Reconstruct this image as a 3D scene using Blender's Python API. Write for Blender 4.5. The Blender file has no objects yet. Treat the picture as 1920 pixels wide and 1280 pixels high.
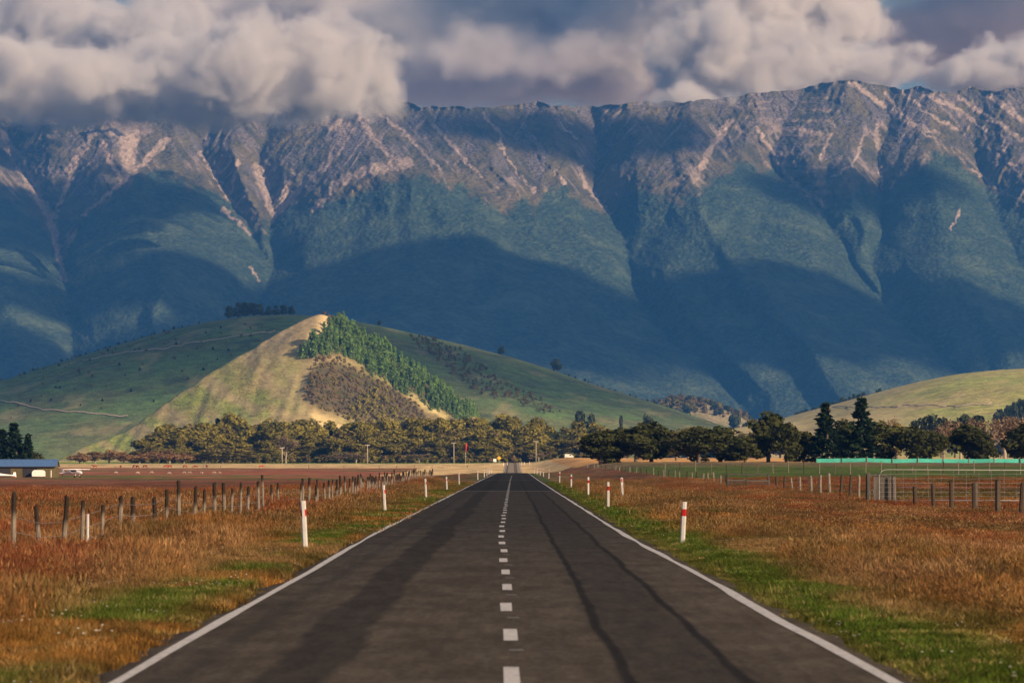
import bpy, bmesh, math, random
import numpy as np
from mathutils import Vector

SC = bpy.context.scene
COL = SC.collection
random.seed(7)
RNG = np.random.default_rng(7)
F = 8000.0                       # focal length in pixels of a 1920 px wide frame (150 mm lens)
HY = 870.0                       # horizon row
CAMZ = 1.8

# ------------------------------------------------------------------ camera
cam = bpy.data.cameras.new('camera')
cam_ob = bpy.data.objects.new('camera', cam)
COL.objects.link(cam_ob)
SC.camera = cam_ob
cam.sensor_width = 36.0
cam.lens = 36.0 * F / 1920.0
cam.clip_start = 0.5
cam.clip_end = 60000.0
cam_ob.location = (0, 0, CAMZ)
cam_ob.rotation_euler = (math.radians(90) + math.atan((HY - 640.0) / F), 0, 0)
cam.dof.use_dof = True
cam.dof.focus_distance = 330.0
cam.dof.aperture_fstop = 6.3

# ------------------------------------------------------------------ sky, sun, exposure
SUN = Vector((0.68, -0.61, 0.38)).normalized()
SUN_EL = math.asin(SUN.z)
SUN_AZ = math.atan2(SUN.x, SUN.y)
world = bpy.data.worlds.new('World')
SC.world = world
world.use_nodes = True
wn = world.node_tree
sky = wn.nodes.new('ShaderNodeTexSky')
sky.sky_type = 'NISHITA'
sky.sun_disc = False
sky.sun_elevation = SUN_EL
sky.sun_rotation = SUN_AZ
sky.air_density = 1.0
sky.dust_density = 2.0
sky.ozone_density = 1.5
wn.links.new(sky.outputs[0], wn.nodes['Background'].inputs[0])
wn.nodes['Background'].inputs[1].default_value = 0.044
sun = bpy.data.lights.new('sun', 'SUN')
sun.energy = 5.0
sun.angle = math.radians(0.6)
sun.color = (1.0, 0.72, 0.46)
sun_ob = bpy.data.objects.new('sun', sun)
COL.objects.link(sun_ob)
sun_ob.rotation_euler = SUN.to_track_quat('Z', 'Y').to_euler()
SC.view_settings.view_transform = 'Standard'
SC.view_settings.look = 'None'
SC.view_settings.exposure = 0.7
SC.view_settings.gamma = 1.0
cy = SC.cycles
cy.use_denoising = True
cy.max_bounces = 6
cy.diffuse_bounces = 2
cy.glossy_bounces = 2
cy.transmission_bounces = 2
cy.transparent_max_bounces = 8
cy.volume_bounces = 3
cy.volume_step_rate = 2.0
cy.volume_max_steps = 256
cy.adaptive_threshold = 0.02
cy.sample_clamp_indirect = 6.0

# ------------------------------------------------------------------ numeric helpers
def _h(ix, iy, seed):
    h = (ix.astype(np.int64) * 374761393 + iy.astype(np.int64) * 668265263 + seed * 982451653) & 0xffffffff
    h = ((h ^ (h >> 13)) * 1274126177) & 0xffffffff
    return ((h ^ (h >> 16)) & 0xffffff) / float(0xffffff)

def vnoise(x, y, seed=0):
    x = np.asarray(x, float); y = np.asarray(y, float)
    ix = np.floor(x); iy = np.floor(y)
    fx = x - ix; fy = y - iy
    fx = fx * fx * fx * (fx * (fx * 6 - 15) + 10); fy = fy * fy * fy * (fy * (fy * 6 - 15) + 10)
    a = _h(ix, iy, seed); b = _h(ix + 1, iy, seed); c = _h(ix, iy + 1, seed); d = _h(ix + 1, iy + 1, seed)
    return (a + (b - a) * fx) * (1 - fy) + (c + (d - c) * fx) * fy

def fbm(x, y, oct=4, seed=0, gain=0.5):
    x = np.asarray(x, float); y = np.asarray(y, float)
    s = 0.0; a = 1.0; t = 0.0
    for k in range(oct):
        s = s + a * vnoise(x, y, seed + k * 17); t += a
        a *= gain; x, y = x * 1.93 + y * 0.41 + 3.7, y * 1.93 - x * 0.41 + 9.1
    return s / t

def ridged(x, y, oct=4, seed=0):
    x = np.asarray(x, float); y = np.asarray(y, float)
    s = 0.0; a = 1.0; t = 0.0
    for k in range(oct):
        s = s + a * (1 - np.abs(2 * vnoise(x, y, seed + k * 31) - 1)); t += a
        a *= 0.5; x, y = x * 2.07 + 5.2, y * 2.07 + 1.3
    return s / t

def sstep(a, b, x):
    t = np.clip((np.asarray(x, float) - a) / (np.asarray(b, float) - a), 0, 1)
    return t * t * (3 - 2 * t)

def lerp(a, b, t):
    return a + (b - a) * t

def P(u, y, D):
    """World point that the photograph shows at column u, row y, if it stands D metres away."""
    return Vector(((u - 960.0) / F * D, D, CAMZ + (HY - y) / F * D))

def proj(x, y, z):
    return 960 + x / y * F, HY - (z - CAMZ) / y * F

def in_poly(px, py, poly):
    px = np.asarray(px); py = np.asarray(py)
    r = np.zeros(px.shape, bool)
    n = len(poly)
    for i in range(n):
        x1, y1 = poly[i]; x2, y2 = poly[(i + 1) % n]
        c = ((y1 > py) != (y2 > py)) & (px < (x2 - x1) * (py - y1) / (y2 - y1 + 1e-9) + x1)
        r ^= c
    return r

def line_dist(px, py, pts, width=False):
    """Distance of points to a polyline, and the fraction along it."""
    best = np.full(px.shape, 1e9); frac = np.zeros(px.shape)
    n = len(pts) - 1
    for i in range(n):
        x1, y1 = pts[i]; x2, y2 = pts[i + 1]
        dx, dy = x2 - x1, y2 - y1
        t = np.clip(((px - x1) * dx + (py - y1) * dy) / (dx * dx + dy * dy + 1e-9), 0, 1)
        d = np.hypot(px - x1 - t * dx, py - y1 - t * dy)
        m = d < best
        best[m] = d[m]; frac[m] = ((i + t) / n)[m]
    return (best, frac) if width else best

def blur(A, n):
    for _ in range(n):
        B = np.pad(A, 1, mode='edge')
        A = (B[:-2, 1:-1] + B[2:, 1:-1] + B[1:-1, :-2] + B[1:-1, 2:] + 2 * B[1:-1, 1:-1]) / 6
    return A

# ------------------------------------------------------------------ mesh helpers
def mesh_np(name, verts, faces, mats=(), smooth=True, mat_index=None):
    """verts (n,3); faces (m,k) array or list of such arrays."""
    me = bpy.data.meshes.new(name)
    verts = np.asarray(verts, np.float32)
    if isinstance(faces, np.ndarray):
        faces = [faces]
    faces = [np.asarray(f, np.int32) for f in faces if len(f)]
    loops = np.concatenate([f.ravel() for f in faces])
    sizes = np.concatenate([np.full(len(f), f.shape[1], np.int32) for f in faces])
    starts = np.concatenate([[0], np.cumsum(sizes)[:-1]]).astype(np.int32)
    me.vertices.add(len(verts)); me.vertices.foreach_set('co', verts.ravel())
    me.loops.add(len(loops)); me.loops.foreach_set('vertex_index', loops)
    me.polygons.add(len(sizes)); me.polygons.foreach_set('loop_start', starts)
    me.polygons.foreach_set('use_smooth', np.full(len(sizes), smooth, bool))
    if mat_index is not None:
        me.polygons.foreach_set('material_index', np.asarray(mat_index, np.int32))
    for m in mats:
        me.materials.append(m)
    me.update(calc_edges=True)
    me.validate()
    return me

def attr(me, name, data, kind='FLOAT'):
    a = me.attributes.new(name, kind, 'POINT')
    data = np.asarray(data, np.float32)
    a.data.foreach_set('value' if kind == 'FLOAT' else ('color' if kind == 'FLOAT_COLOR' else 'vector'), data.ravel())

def rgba(c):
    return np.concatenate([c, np.ones((len(c), 1))], 1)

def grid_faces(nr, nc):
    i = np.arange(nr - 1)[:, None] * nc + np.arange(nc - 1)[None, :]
    i = i.ravel()
    return np.stack([i, i + 1, i + nc + 1, i + nc], 1)

def ob(name, me, parent=None, loc=None, rz=0.0, **props):
    o = bpy.data.objects.new(name, me)
    COL.objects.link(o)
    if parent is not None:
        o.parent = parent
    if loc is not None:
        o.location = loc
    if rz:
        o.rotation_euler = (0, 0, rz)
    for k, v in props.items():
        if v is not None:
            o[k] = v
    return o

def thing(name, label, category, loc, rz=0.0, group=None):
    return ob(name, None, None, loc, rz, label=label, category=category, group=group)

def setting(name, me, label=None):
    return ob(name, me, kind='structure', label=label)

class Parts:
    """Collects boxes, tubes and prisms into one mesh."""
    def __init__(self):
        self.v = []; self.f = []
    def add(self, vs, fs):
        k = len(self.v); self.v += [tuple(v) for v in vs]; self.f += [tuple(i + k for i in f) for f in fs]; return self
    def box(self, a, b, top=1.0):
        (x0, y0, z0), (x1, y1, z1) = a, b
        cx, cyy = (x0 + x1) / 2, (y0 + y1) / 2
        t = lambda x, y, z: (cx + (x - cx) * top, cyy + (y - cyy) * top, z)
        return self.add([(x0, y0, z0), (x1, y0, z0), (x1, y1, z0), (x0, y1, z0), t(x0, y0, z1), t(x1, y0, z1), t(x1, y1, z1), t(x0, y1, z1)],
                        [(3, 2, 1, 0), (4, 5, 6, 7), (0, 1, 5, 4), (1, 2, 6, 5), (2, 3, 7, 6), (3, 0, 4, 7)])
    def tube(self, pts, radii, n=8, caps=True, squash=(1, 1)):
        pts = [Vector(p) for p in pts]
        if not hasattr(radii, '__len__'):
            radii = [radii] * len(pts)
        rings = []
        for i, p in enumerate(pts):
            d = (pts[min(i + 1, len(pts) - 1)] - pts[max(i - 1, 0)]).normalized()
            up = Vector((0, 0, 1)) if abs(d.z) < 0.9 else Vector((1, 0, 0))
            a = d.cross(up).normalized(); b = a.cross(d).normalized()
            rings.append([p + (a * math.cos(2 * math.pi * k / n) * squash[0] + b * math.sin(2 * math.pi * k / n) * squash[1]) * radii[i] for k in range(n)])
        vs = [v for r in rings for v in r]
        fs = [(i * n + k, i * n + (k + 1) % n, (i + 1) * n + (k + 1) % n, (i + 1) * n + k) for i in range(len(pts) - 1) for k in range(n)]
        if caps:
            fs.append(tuple(range(n - 1, -1, -1))); fs.append(tuple((len(pts) - 1) * n + k for k in range(n)))
        return self.add(vs, fs)
    def mesh(self, name, mat, smooth=False):
        me = bpy.data.meshes.new(name)
        me.from_pydata(self.v, [], self.f)
        me.materials.append(mat)
        if smooth:
            me.polygons.foreach_set('use_smooth', np.ones(len(me.polygons), bool))
        bm = bmesh.new(); bm.from_mesh(me); bmesh.ops.recalc_face_normals(bm, faces=bm.faces); bm.to_mesh(me); bm.free()
        return me

# ------------------------------------------------------------------ material helpers
class M:
    def __init__(self, name):
        self.m = bpy.data.materials.new(name); self.m.use_nodes = True
        self.t = self.m.node_tree; self.b = self.t.nodes['Principled BSDF']; self.out = self.t.nodes['Material Output']
        self.b.inputs['Roughness'].default_value = 0.9
        self.b.inputs['Specular IOR Level'].default_value = 0.2
    def n(self, kind, **kw):
        nd = self.t.nodes.new(kind)
        for k, v in kw.items():
            setattr(nd, k, v)
        return nd
    def l(self, a, b):
        self.t.links.new(a, b)
    def math(self, op, a, b=None, clamp=False):
        nd = self.n('ShaderNodeMath', operation=op, use_clamp=clamp)
        for s, v in ((0, a), (1, b)):
            if v is None: continue
            if isinstance(v, (int, float)): nd.inputs[s].default_value = v
            else: self.l(v, nd.inputs[s])
        return nd.outputs[0]
    def mix(self, fac, a, b, mode='MIX'):
        nd = self.n('ShaderNodeMix', data_type='RGBA', blend_type=mode)
        for s, v in ((0, fac), (6, a), (7, b)):
            if isinstance(v, (int, float)): nd.inputs[s].default_value = v
            elif isinstance(v, tuple): nd.inputs[s].default_value = (*v, 1)
            else: self.l(v, nd.inputs[s])
        return nd.outputs[2]
    def pos(self, scale=(1, 1, 1)):
        g = self.n('ShaderNodeNewGeometry')
        mp = self.n('ShaderNodeMapping'); mp.inputs['Scale'].default_value = scale
        self.l(g.outputs['Position'], mp.inputs['Vector'])
        return mp.outputs[0]
    def objpos(self, scale=(1, 1, 1)):
        g = self.n('ShaderNodeTexCoord')
        mp = self.n('ShaderNodeMapping'); mp.inputs['Scale'].default_value = scale
        self.l(g.outputs['Object'], mp.inputs['Vector'])
        return mp.outputs[0]
    def noise(self, vec, scale, detail=4, rough=0.55):
        nd = self.n('ShaderNodeTexNoise'); nd.inputs['Scale'].default_value = scale
        nd.inputs['Detail'].default_value = detail; nd.inputs['Roughness'].default_value = rough
        if vec is not None: self.l(vec, nd.inputs['Vector'])
        return nd.outputs[0]
    def ramp(self, fac, a, b):
        nd = self.n('ShaderNodeMapRange', interpolation_type='SMOOTHSTEP')
        nd.inputs[1].default_value = a; nd.inputs[2].default_value = b
        self.l(fac, nd.inputs[0]); return nd.outputs[0]
    def attr(self, name, kind='GEOMETRY', out='Color'):
        nd = self.n('ShaderNodeAttribute', attribute_name=name, attribute_type=kind); return nd.outputs[out]
    def color(self, c):
        if isinstance(c, tuple): self.b.inputs['Base Color'].default_value = (*c, 1)
        else: self.l(c, self.b.inputs['Base Color'])
        return self
    def bump(self, h, strength, dist):
        nd = self.n('ShaderNodeBump'); nd.inputs['Strength'].default_value = strength; nd.inputs['Distance'].default_value = dist
        self.l(h, nd.inputs['Height']); self.l(nd.outputs[0], self.b.inputs['Normal'])
        return self

def worn(name, col, dark=0.75, scale=4.0, rough=0.8, stretch=(1, 1, 1)):
    """A plain colour with grain and blotches."""
    k = M(name)
    n1 = k.noise(k.objpos(stretch), scale, 5, 0.65)
    r = k.n('ShaderNodeObjectInfo')
    f = k.math('ADD', k.math('MULTIPLY', n1, 0.7), k.math('MULTIPLY', r.outputs['Random'], 0.3))
    k.color(k.mix(k.ramp(f, 0.25, 0.75), tuple(c * dark for c in col), tuple(min(1, c * (2 - dark)) for c in col)))
    k.b.inputs['Roughness'].default_value = rough
    k.bump(n1, 0.3, 0.02)
    return k.m

def foliage(name, col, var=0.35, trans=0.25, hue=(1.0, 1.0, 1.0)):
    """Leaves: diffuse and translucent, varied from tree to tree and leaf clump to leaf clump."""
    k = M(name)
    n1 = k.noise(k.pos(), 0.35, 3)
    r = k.n('ShaderNodeObjectInfo')
    f = k.math('ADD', k.math('MULTIPLY', k.ramp(n1, 0.3, 0.7), 0.55), k.math('MULTIPLY', r.outputs['Random'], 0.45))
    lo = tuple(c * (1 - var) for c in col); hi = tuple(c * (1 + var) * h for c, h in zip(col, hue))
    c = k.mix(f, lo, hi)
    d = k.n('ShaderNodeBsdfDiffuse'); t = k.n('ShaderNodeBsdfTranslucent'); s = k.n('ShaderNodeMixShader')
    k.l(c, d.inputs[0]); k.l(c, t.inputs[0]); s.inputs[0].default_value = trans
    k.l(d.outputs[0], s.inputs[1]); k.l(t.outputs[0], s.inputs[2]); k.l(s.outputs[0], k.out.inputs['Surface'])
    k.t.nodes.remove(k.b)
    return k.m

# ================================================================== LAND
def ground_z(x, y):
    x = np.asarray(x, float); y = np.asarray(y, float)
    zl = np.interp(y, [0, 150, 400, 700, 1100, 1500, 1900, 2100, 2300, 3000, 12000], [0, 0, -.8, -1.3, -1.64, -1.5, .2, 2.0, 3.0, 4, 10])
    zr = np.interp(y, [0, 200, 350, 600, 900, 1020, 1200, 1500, 1900, 2300, 3000, 12000], [0, 0, .3, 1.0, 2.0, 2.3, 2.4, 3.4, 4.6, 5, 6, 10])
    zc = np.interp(y, [0, 880, 1000, 1200, 1500, 1750, 2000, 2300, 3000, 12000], [0, 0, -.5, -1.6, -1.2, .2, 2.0, 3, 4, 10])
    wl = sstep(6, 26, -x); wr = sstep(6, 26, x)
    z = zc * (1 - wl - wr) + zl * wl + zr * wr
    off = sstep(4.6, 7.5, np.abs(x)) * sstep(2600, 300, y)
    z = z + off * ((fbm(x / 4, y / 8, 3, 5) - 0.5) * 0.62)
    return z - 0.05 * sstep(3.9, 3.6, np.abs(x))

CG_GREEN = np.array([.105, .165, .026]); CG_GOLD = np.array([.35, .18, .052]); CG_RED = np.array([.31, .095, .037])
CG_PINK = np.array([.46, .21, .12]); CG_OLIVE = np.array([.15, .125, .04]); CG_STRAW = np.array([.68, .50, .26])

def mixc(a, b, t):
    return a + (b - a) * np.asarray(t)[:, None]

def grass_colour(x, y):
    """What grows where: green along the seal, gold and rust further out, green and straw paddocks beyond."""
    x = np.asarray(x, float); y = np.asarray(y, float)
    n1 = fbm(x / 1.6, y / 5.0, 3, 11); n2 = fbm(x / 4.5, y / 14, 3, 23); n3 = fbm(x / 0.7, y / 2.0, 2, 31)
    ax = np.abs(x)
    c = np.repeat(CG_GOLD[None, :], len(x), 0)
    c = mixc(c, CG_OLIVE, sstep(.40, .60, n1) * .85)
    c = mixc(c, np.array([.20, .125, .05]), sstep(.45, .7, n3) * .6)
    red = sstep(np.where(x > 0, 8.0, 6.0), np.where(x > 0, 12.5, 9.0), ax + (n2 - .5) * 5)
    c = mixc(c, CG_RED, red * (.55 + .45 * sstep(.3, .6, n2)))
    c = mixc(c, CG_PINK, red * sstep(.55, .75, n3) * .5)
    c = mixc(c, CG_OLIVE, red * sstep(.56, .70, n1) * .7)
    n5 = fbm(x / 3.2, y / 16.0, 3, 151); n6 = fbm(x / 2.4, y / 11.0, 3, 157)
    c = mixc(c, np.array([.13, .105, .04]), sstep(.52, .66, n5) * .75)
    c = mixc(c, np.array([.47, .28, .13]), sstep(.56, .72, n6) * .6)
    gr = np.where(x > 0, sstep(4.9, 4.0, ax + (n2 - .5) * 1.2 + (n1 - .5) * .8), sstep(.42, .58, n1) * sstep(5.6, 4.6, ax + (n2 - .5) * 1.2) * sstep(3.7, 4.2, ax + (n3 - .5) * .4))
    c = mixc(c, CG_GREEN, gr * .95)
    c = mixc(c, CG_OLIVE * 1.1, (x > 0) * sstep(3.7, 3.5, ax) * .6)
    # paddocks further off
    far = sstep(240, 300, y)
    left = (x < -9)
    b1 = fbm(x / 90, y / 22, 3, 41)
    fl = mixc(np.repeat(CG_RED[None] * 1.05, len(x), 0), CG_PINK * .85, sstep(.45, .7, b1))
    fl = mixc(fl, CG_GREEN * .9, sstep(.62, .72, fbm(x / 120, y / 45, 2, 47)) * sstep(500, 700, y))
    fl = mixc(fl, CG_OLIVE, sstep(.5, .7, fbm(x / 150, y / 60, 2, 51)) * sstep(600, 900, y) * .8)
    c = np.where((left & (y > 60))[:, None], mixc(c, np.zeros(3), 0 * x) * (1 - far[:, None]) + fl * far[:, None], c)
    edge = 1880 + 60 * (vnoise(x / 60, x * 0, 3) - .5)
    st = np.repeat(CG_STRAW[None], len(x), 0) * (0.9 + .2 * b1[:, None])
    st = mixc(st, CG_GREEN * 2.2, sstep(2090, 2130, y) * sstep(2400, 2300, y) * (x < 60) * sstep(.35, .6, fbm(x / 70, y / 200, 2, 77)))
    c = np.where((left & (y > edge))[:, None], st, c)
    c = np.where(((ax < 40) & (y > 1250))[:, None], st * 1.15, c)
    right = (x > 17.5)
    fr = mixc(np.repeat(CG_RED[None] * 1.1 + .02, len(x), 0), CG_GOLD, sstep(.4, .65, b1))
    fr = mixc(fr, CG_OLIVE, sstep(.5, .65, fbm(x / 25, y / 18, 3, 57)) * .8)
    gp = sstep(395, 430, y + (n2 - .5) * 30) * sstep(1000, 880, y)
    fr = mixc(fr, CG_GREEN * 1.25 + np.array([.02, .01, .0]), gp)
    fr = mixc(fr, np.array([.30, .20, .11]), sstep(690, 760, y) * .75)
    fr = np.where((y > 1120)[:, None], st * np.array([1.1, .85, .62]), fr)
    c = np.where(right[:, None], fr * sstep(120, 170, y)[:, None] + c * (1 - sstep(120, 170, y))[:, None], c)
    return np.clip(c, 0.01, 0.8)

def make_ground():
    yy = np.concatenate([np.linspace(-60, 20, 9), np.arange(22, 60, 0.7), np.geomspace(60, 420, 210), np.geomspace(424, 3200, 210), np.geomspace(3300, 26000, 26)])
    # columns: dense beside the road, fanning out with distance
    s = np.concatenate([-np.geomspace(1, 0.012, 100), np.linspace(-0.011, 0.011, 9), np.geomspace(0.012, 1, 100)])
    half = np.maximum(60, yy * 0.62 + 40)
    near = np.concatenate([-np.geomspace(1, 0.0001, 100), np.zeros(9), np.geomspace(0.0001, 1, 100)])
    X = s[None, :] * half[:, None]
    lim = np.clip(1 - (yy - 200) / 400, 0, 1)
    # near the road keep fixed lateral columns
    fixed = np.sign(s) * (np.abs(s) ** 1.0) * 60
    X = X * (1 - lim[:, None]) + fixed[None, :] * lim[:, None] * 1.0
    Y = np.repeat(yy[:, None], X.shape[1], 1)
    Z = ground_z(X, Y)
    v = np.stack([X, Y, Z], -1).reshape(-1, 3)
    k = M('meadow_soil')
    base = k.attr('tint')
    n1 = k.noise(k.pos((1, .25, 1)), 2.5, 5, .7); n2 = k.noise(k.pos((1, .12, 1)), 0.12, 4)
    c = k.mix(k.ramp(n1, .3, .7), (0.55, 0.55, 0.5), (1.15, 1.15, 1.1))
    c2 = k.mix(1.0, base, c, 'MULTIPLY')
    c3 = k.mix(1.0, c2, k.mix(k.ramp(n2, .3, .7), (.72, .72, .72), (1.2, 1.18, 1.15)), 'MULTIPLY')
    k.color(c3).bump(n1, 0.7, 0.25)
    me = mesh_np('ground', v, grid_faces(*X.shape), [k.m])
    attr(me, 'tint', rgba(grass_colour(v[:, 0], v[:, 1])), 'FLOAT_COLOR')
    return setting('ground', me, 'dry meadow plain on both sides of the straight road')
make_ground()

# ------------------------------------------------------------------ road
def road_x(y):
    return np.interp(y, [0, 35, 76, 110, 248, 465, 820, 2300], [-.07, -.07, -.20, -.35, -.33, -.26, .08, .3])

def road_z(y):
    return np.interp(y, [0, 880, 1000, 1200, 1500, 1750, 2000, 2300, 3000], [0, 0, -.5, -1.6, -1.2, .2, 2.0, 3, 4])

def strip(name, y0, y1, x0, x1, mat, lift, step=None, wob=0.0, seed=0):
    """A sheet lying on the road from y0 to y1 between two lateral offsets."""
    n = max(2, int((y1 - y0) / step) + 1) if step else 2
    y = np.linspace(y0, y1, n)
    a = x0 + road_x(y) + (wob * (vnoise(y / 7, y * 0, seed) - .5) if wob else 0); b = x1 + road_x(y) + (wob * (vnoise(y / 6, y * 0 + 5, seed) - .5) if wob else 0)
    z = road_z(y) + lift
    v = np.stack([np.stack([a, y, z], 1), np.stack([b, y, z], 1)], 1).reshape(-1, 3)
    return mesh_np(name, v, grid_faces(n, 2), [mat], smooth=False)

def make_road():
    k = M('worn_chip_seal')
    g = k.n('ShaderNodeNewGeometry'); sp = k.n('ShaderNodeSeparateXYZ'); k.l(g.outputs['Position'], sp.inputs[0])
    x = sp.outputs[0]; y = sp.outputs[1]
    wig = k.noise(k.pos((.25, .055, 1)), 1.0, 4, .6)
    wig2 = k.noise(k.pos((.5, .06, 1)), 1.0, 3, .6)
    xx = k.math('ADD', x, k.math('MULTIPLY', k.math('SUBTRACT', wig, .5), .75))
    xl = k.math('ADD', x, k.math('MULTIPLY', k.math('SUBTRACT', wig2, .5), .35))
    def band(c, w, s, xv):
        d = k.math('ABSOLUTE', k.math('SUBTRACT', xv, c))
        nd = k.n('ShaderNodeMapRange', interpolation_type='SMOOTHSTEP'); nd.inputs[1].default_value = w + s; nd.inputs[2].default_value = w - s
        k.l(d, nd.inputs[0]); return nd.outputs[0]
    grain = k.noise(k.pos((1, .5, 1)), 16, 6, .8); blot = k.noise(k.pos((1, .3, 1)), .9, 4, .6)
    mott = k.noise(k.pos((5, .4, 1)), 1.0, 4, .7)
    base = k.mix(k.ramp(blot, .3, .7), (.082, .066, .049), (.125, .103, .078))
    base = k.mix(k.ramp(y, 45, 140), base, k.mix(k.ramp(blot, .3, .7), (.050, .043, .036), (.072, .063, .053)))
    new = k.ramp(y, 278, 286)
    base = k.mix(new, base, (.036, .034, .031))
    base = k.mix(k.ramp(y, 1200, 1500), base, (.26, .22, .165))  # far seal painted pale to stand in for the mirage glow
    base = k.mix(k.math('MULTIPLY', band(-1.85, .33, .07, xx), .62), base, (.024, .022, .021))
    base = k.mix(k.math('MULTIPLY', band(1.42, .50, .15, xx), .55), base, (.040, .036, .033))
    base = k.mix(k.math('MULTIPLY', band(.95, .055, .035, xl), .85), base, (.020, .019, .018))
    base = k.mix(k.math('MULTIPLY', band(1.93, .055, .035, xl), .85), base, (.020, .019, .018))
    base = k.mix(k.math('MULTIPLY', band(-2.75, .10, .10, xl), .35), base, (.030, .028, .027))
    base = k.mix(1.0, base, k.mix(k.ramp(grain, .25, .75), (.55, .55, .55), (1.45, 1.45, 1.45)), 'MULTIPLY')
    base = k.mix(1.0, base, k.mix(k.ramp(mott, .3, .7), (.8, .8, .82), (1.2, 1.19, 1.17)), 'MULTIPLY')
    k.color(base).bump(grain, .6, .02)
    k.b.inputs['Roughness'].default_value = .95; k.b.inputs['Specular IOR Level'].default_value = .08
    n = 420
    y = np.concatenate([np.linspace(-40, 300, 300), np.linspace(303, 2300, 300)])
    lat = [-3.5, -3.2, -2, -1, 0, 1, 2, 3.2, 3.5]
    X = np.array(lat)[None, :] + road_x(y)[:, None]
    X[:, 0] += (fbm(y / 1.3, y * 0, 3, 3) - .5) * .35; X[:, -1] += (fbm(y / 1.3, y * 0, 3, 8) - .5) * .35
    Z = np.repeat((road_z(y) + .03)[:, None], len(lat), 1)
    Z[:, 0] -= .05; Z[:, -1] -= .05
    v = np.stack([X, np.repeat(y[:, None], len(lat), 1), Z], -1).reshape(-1, 3)
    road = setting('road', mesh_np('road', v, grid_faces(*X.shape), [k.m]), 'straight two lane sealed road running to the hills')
    pm = M('road_paint')
    n1 = pm.noise(pm.pos(), 14, 4, .7)
    pm.color(pm.mix(pm.ramp(n1, .30, .52), (.30, .28, .25), (.74, .71, .67)))
    ob('edge_line', strip('edge_line', -30, 1000, -3.22, -3.10, pm.m, .034, 2.0, .07, 4), road)
    ob('edge_line', strip('edge_line', -30, 1000, 3.10, 3.22, pm.m, .034, 2.0, .07, 9), road)
    ob('edge_line', strip('edge_line', 1450, 2250, -3.22, -3.1, pm.m, .034, 4.0), road)
    ob('edge_line', strip('edge_line', 1450, 2250, 3.1, 3.22, pm.m, .034, 4.0), road)
    for i in range(72):
        y0 = 34.3 + 8.62 * i
        j = .02 * math.sin(i * 2.3)
        ob('centre_dash', strip('centre_dash', y0, y0 + 3.0, -.07 + j + .07, .07 + j + .07, pm.m, .035, 1.0, .015, i), road)
    fm = M('faded_paint'); fm.color((.20, .19, .17))
    for i in range(14):
        y0 = 40.6 + 8.62 * i
        ob('worn_mark', strip('worn_mark', y0, y0 + .35, .06, .2, fm.m, .033), road)
    jm = M('seal_joint'); jm.color((.30, .28, .25))
    for y0 in (281.5, 470.0):
        ob('seal_joint', strip('seal_joint', y0, y0 + 1.6, -3.2, 3.2, jm.m, .032), road)
    return road
make_road()

# ------------------------------------------------------------------ hills
PINES = [(553, 668), (590, 640), (612, 622), (650, 612), (705, 614), (745, 632), (800, 668), (850, 706), (900, 744), (935, 778), (860, 790), (800, 756), (740, 720), (680, 687), (640, 668), (595, 670), (575, 674)]
SCRUB = [(596, 672), (640, 676), (690, 700), (740, 724), (790, 764), (815, 790), (700, 790), (600, 776), (568, 748), (582, 704)]
def hill_mat(name, c_a, c_b, c_c, scale, tint=True):
    k = M(name)
    n1 = k.noise(k.pos(), scale, 6, .65); n2 = k.noise(k.pos((1, 1, 3)), scale * 8, 4, .7); n3 = k.noise(k.pos(), scale * 2.7, 4, .6)
    c = k.mix(k.ramp(n1, .40, .60), c_a, c_b)
    c = k.mix(k.math('MULTIPLY', k.ramp(n3, .52, .66), .7), c, c_c)
    n4 = k.noise(k.pos((1, 1, 2.5)), .45, 4, .75)
    c = k.mix(1.0, c, k.mix(k.ramp(n2, .3, .7), (.68, .68, .68), (1.25, 1.25, 1.25)), 'MULTIPLY')
    c = k.mix(1.0, c, k.mix(k.ramp(n4, .3, .7), (.62, .62, .6), (1.32, 1.32, 1.3)), 'MULTIPLY')
    if tint:
        c = k.mix(k.attr('bare', out='Fac'), c, k.mix(k.ramp(n2, .3, .7), (.42, .32, .15), (.58, .46, .25)))
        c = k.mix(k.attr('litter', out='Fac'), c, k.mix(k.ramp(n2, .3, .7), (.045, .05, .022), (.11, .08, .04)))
    k.color(c).bump(n2, .6, 2.0)
    return k.m

CONE_D, CONE_X, CONE_H = 3600.0, -162.0, 129.0
def cone_z(x, y):
    dx = (np.asarray(x, float) - CONE_X); dy = (np.asarray(y, float) - CONE_D)
    r = ((np.abs(dx) / np.where(dx < 0, 236.0, 208.0)) ** 1.06 + (np.abs(dy) / 195.0) ** 1.06) ** (1 / 1.06)
    ang = np.arctan2(dx / 206, -dy / 195)
    z = CONE_H * (1 - np.sqrt(r * r + .0006)) + CONE_H * .03 * np.sin(r * 6.0)
    z += 6.0 * np.cos(ang * 2 + .5) * sstep(0, .35, r) * sstep(1.2, .7, r)
    z += (fbm(np.asarray(x) / 40, np.asarray(y) / 40, 3, 61) - .5) * 7 * sstep(0.03, .3, r)
    z += (vnoise((dx - dy * .2) / 7, (dy + dx * .2) / 60, 63) - .5) * 1.6
    return z + 2.0

def hill_profile(pts, D):
    u = np.array([p[0] for p in pts], float); y = np.array([p[1] for p in pts], float)
    X = (u - 960) / F * D; Zc = CAMZ + (HY - y) / F * D
    def f(x):
        z = np.interp(x, X, Zc)
        for d in (18, 40):
            z = z * .5 + .25 * np.interp(x - d, X, Zc) + .25 * np.interp(x + d, X, Zc)
        return z
    return f

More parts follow.
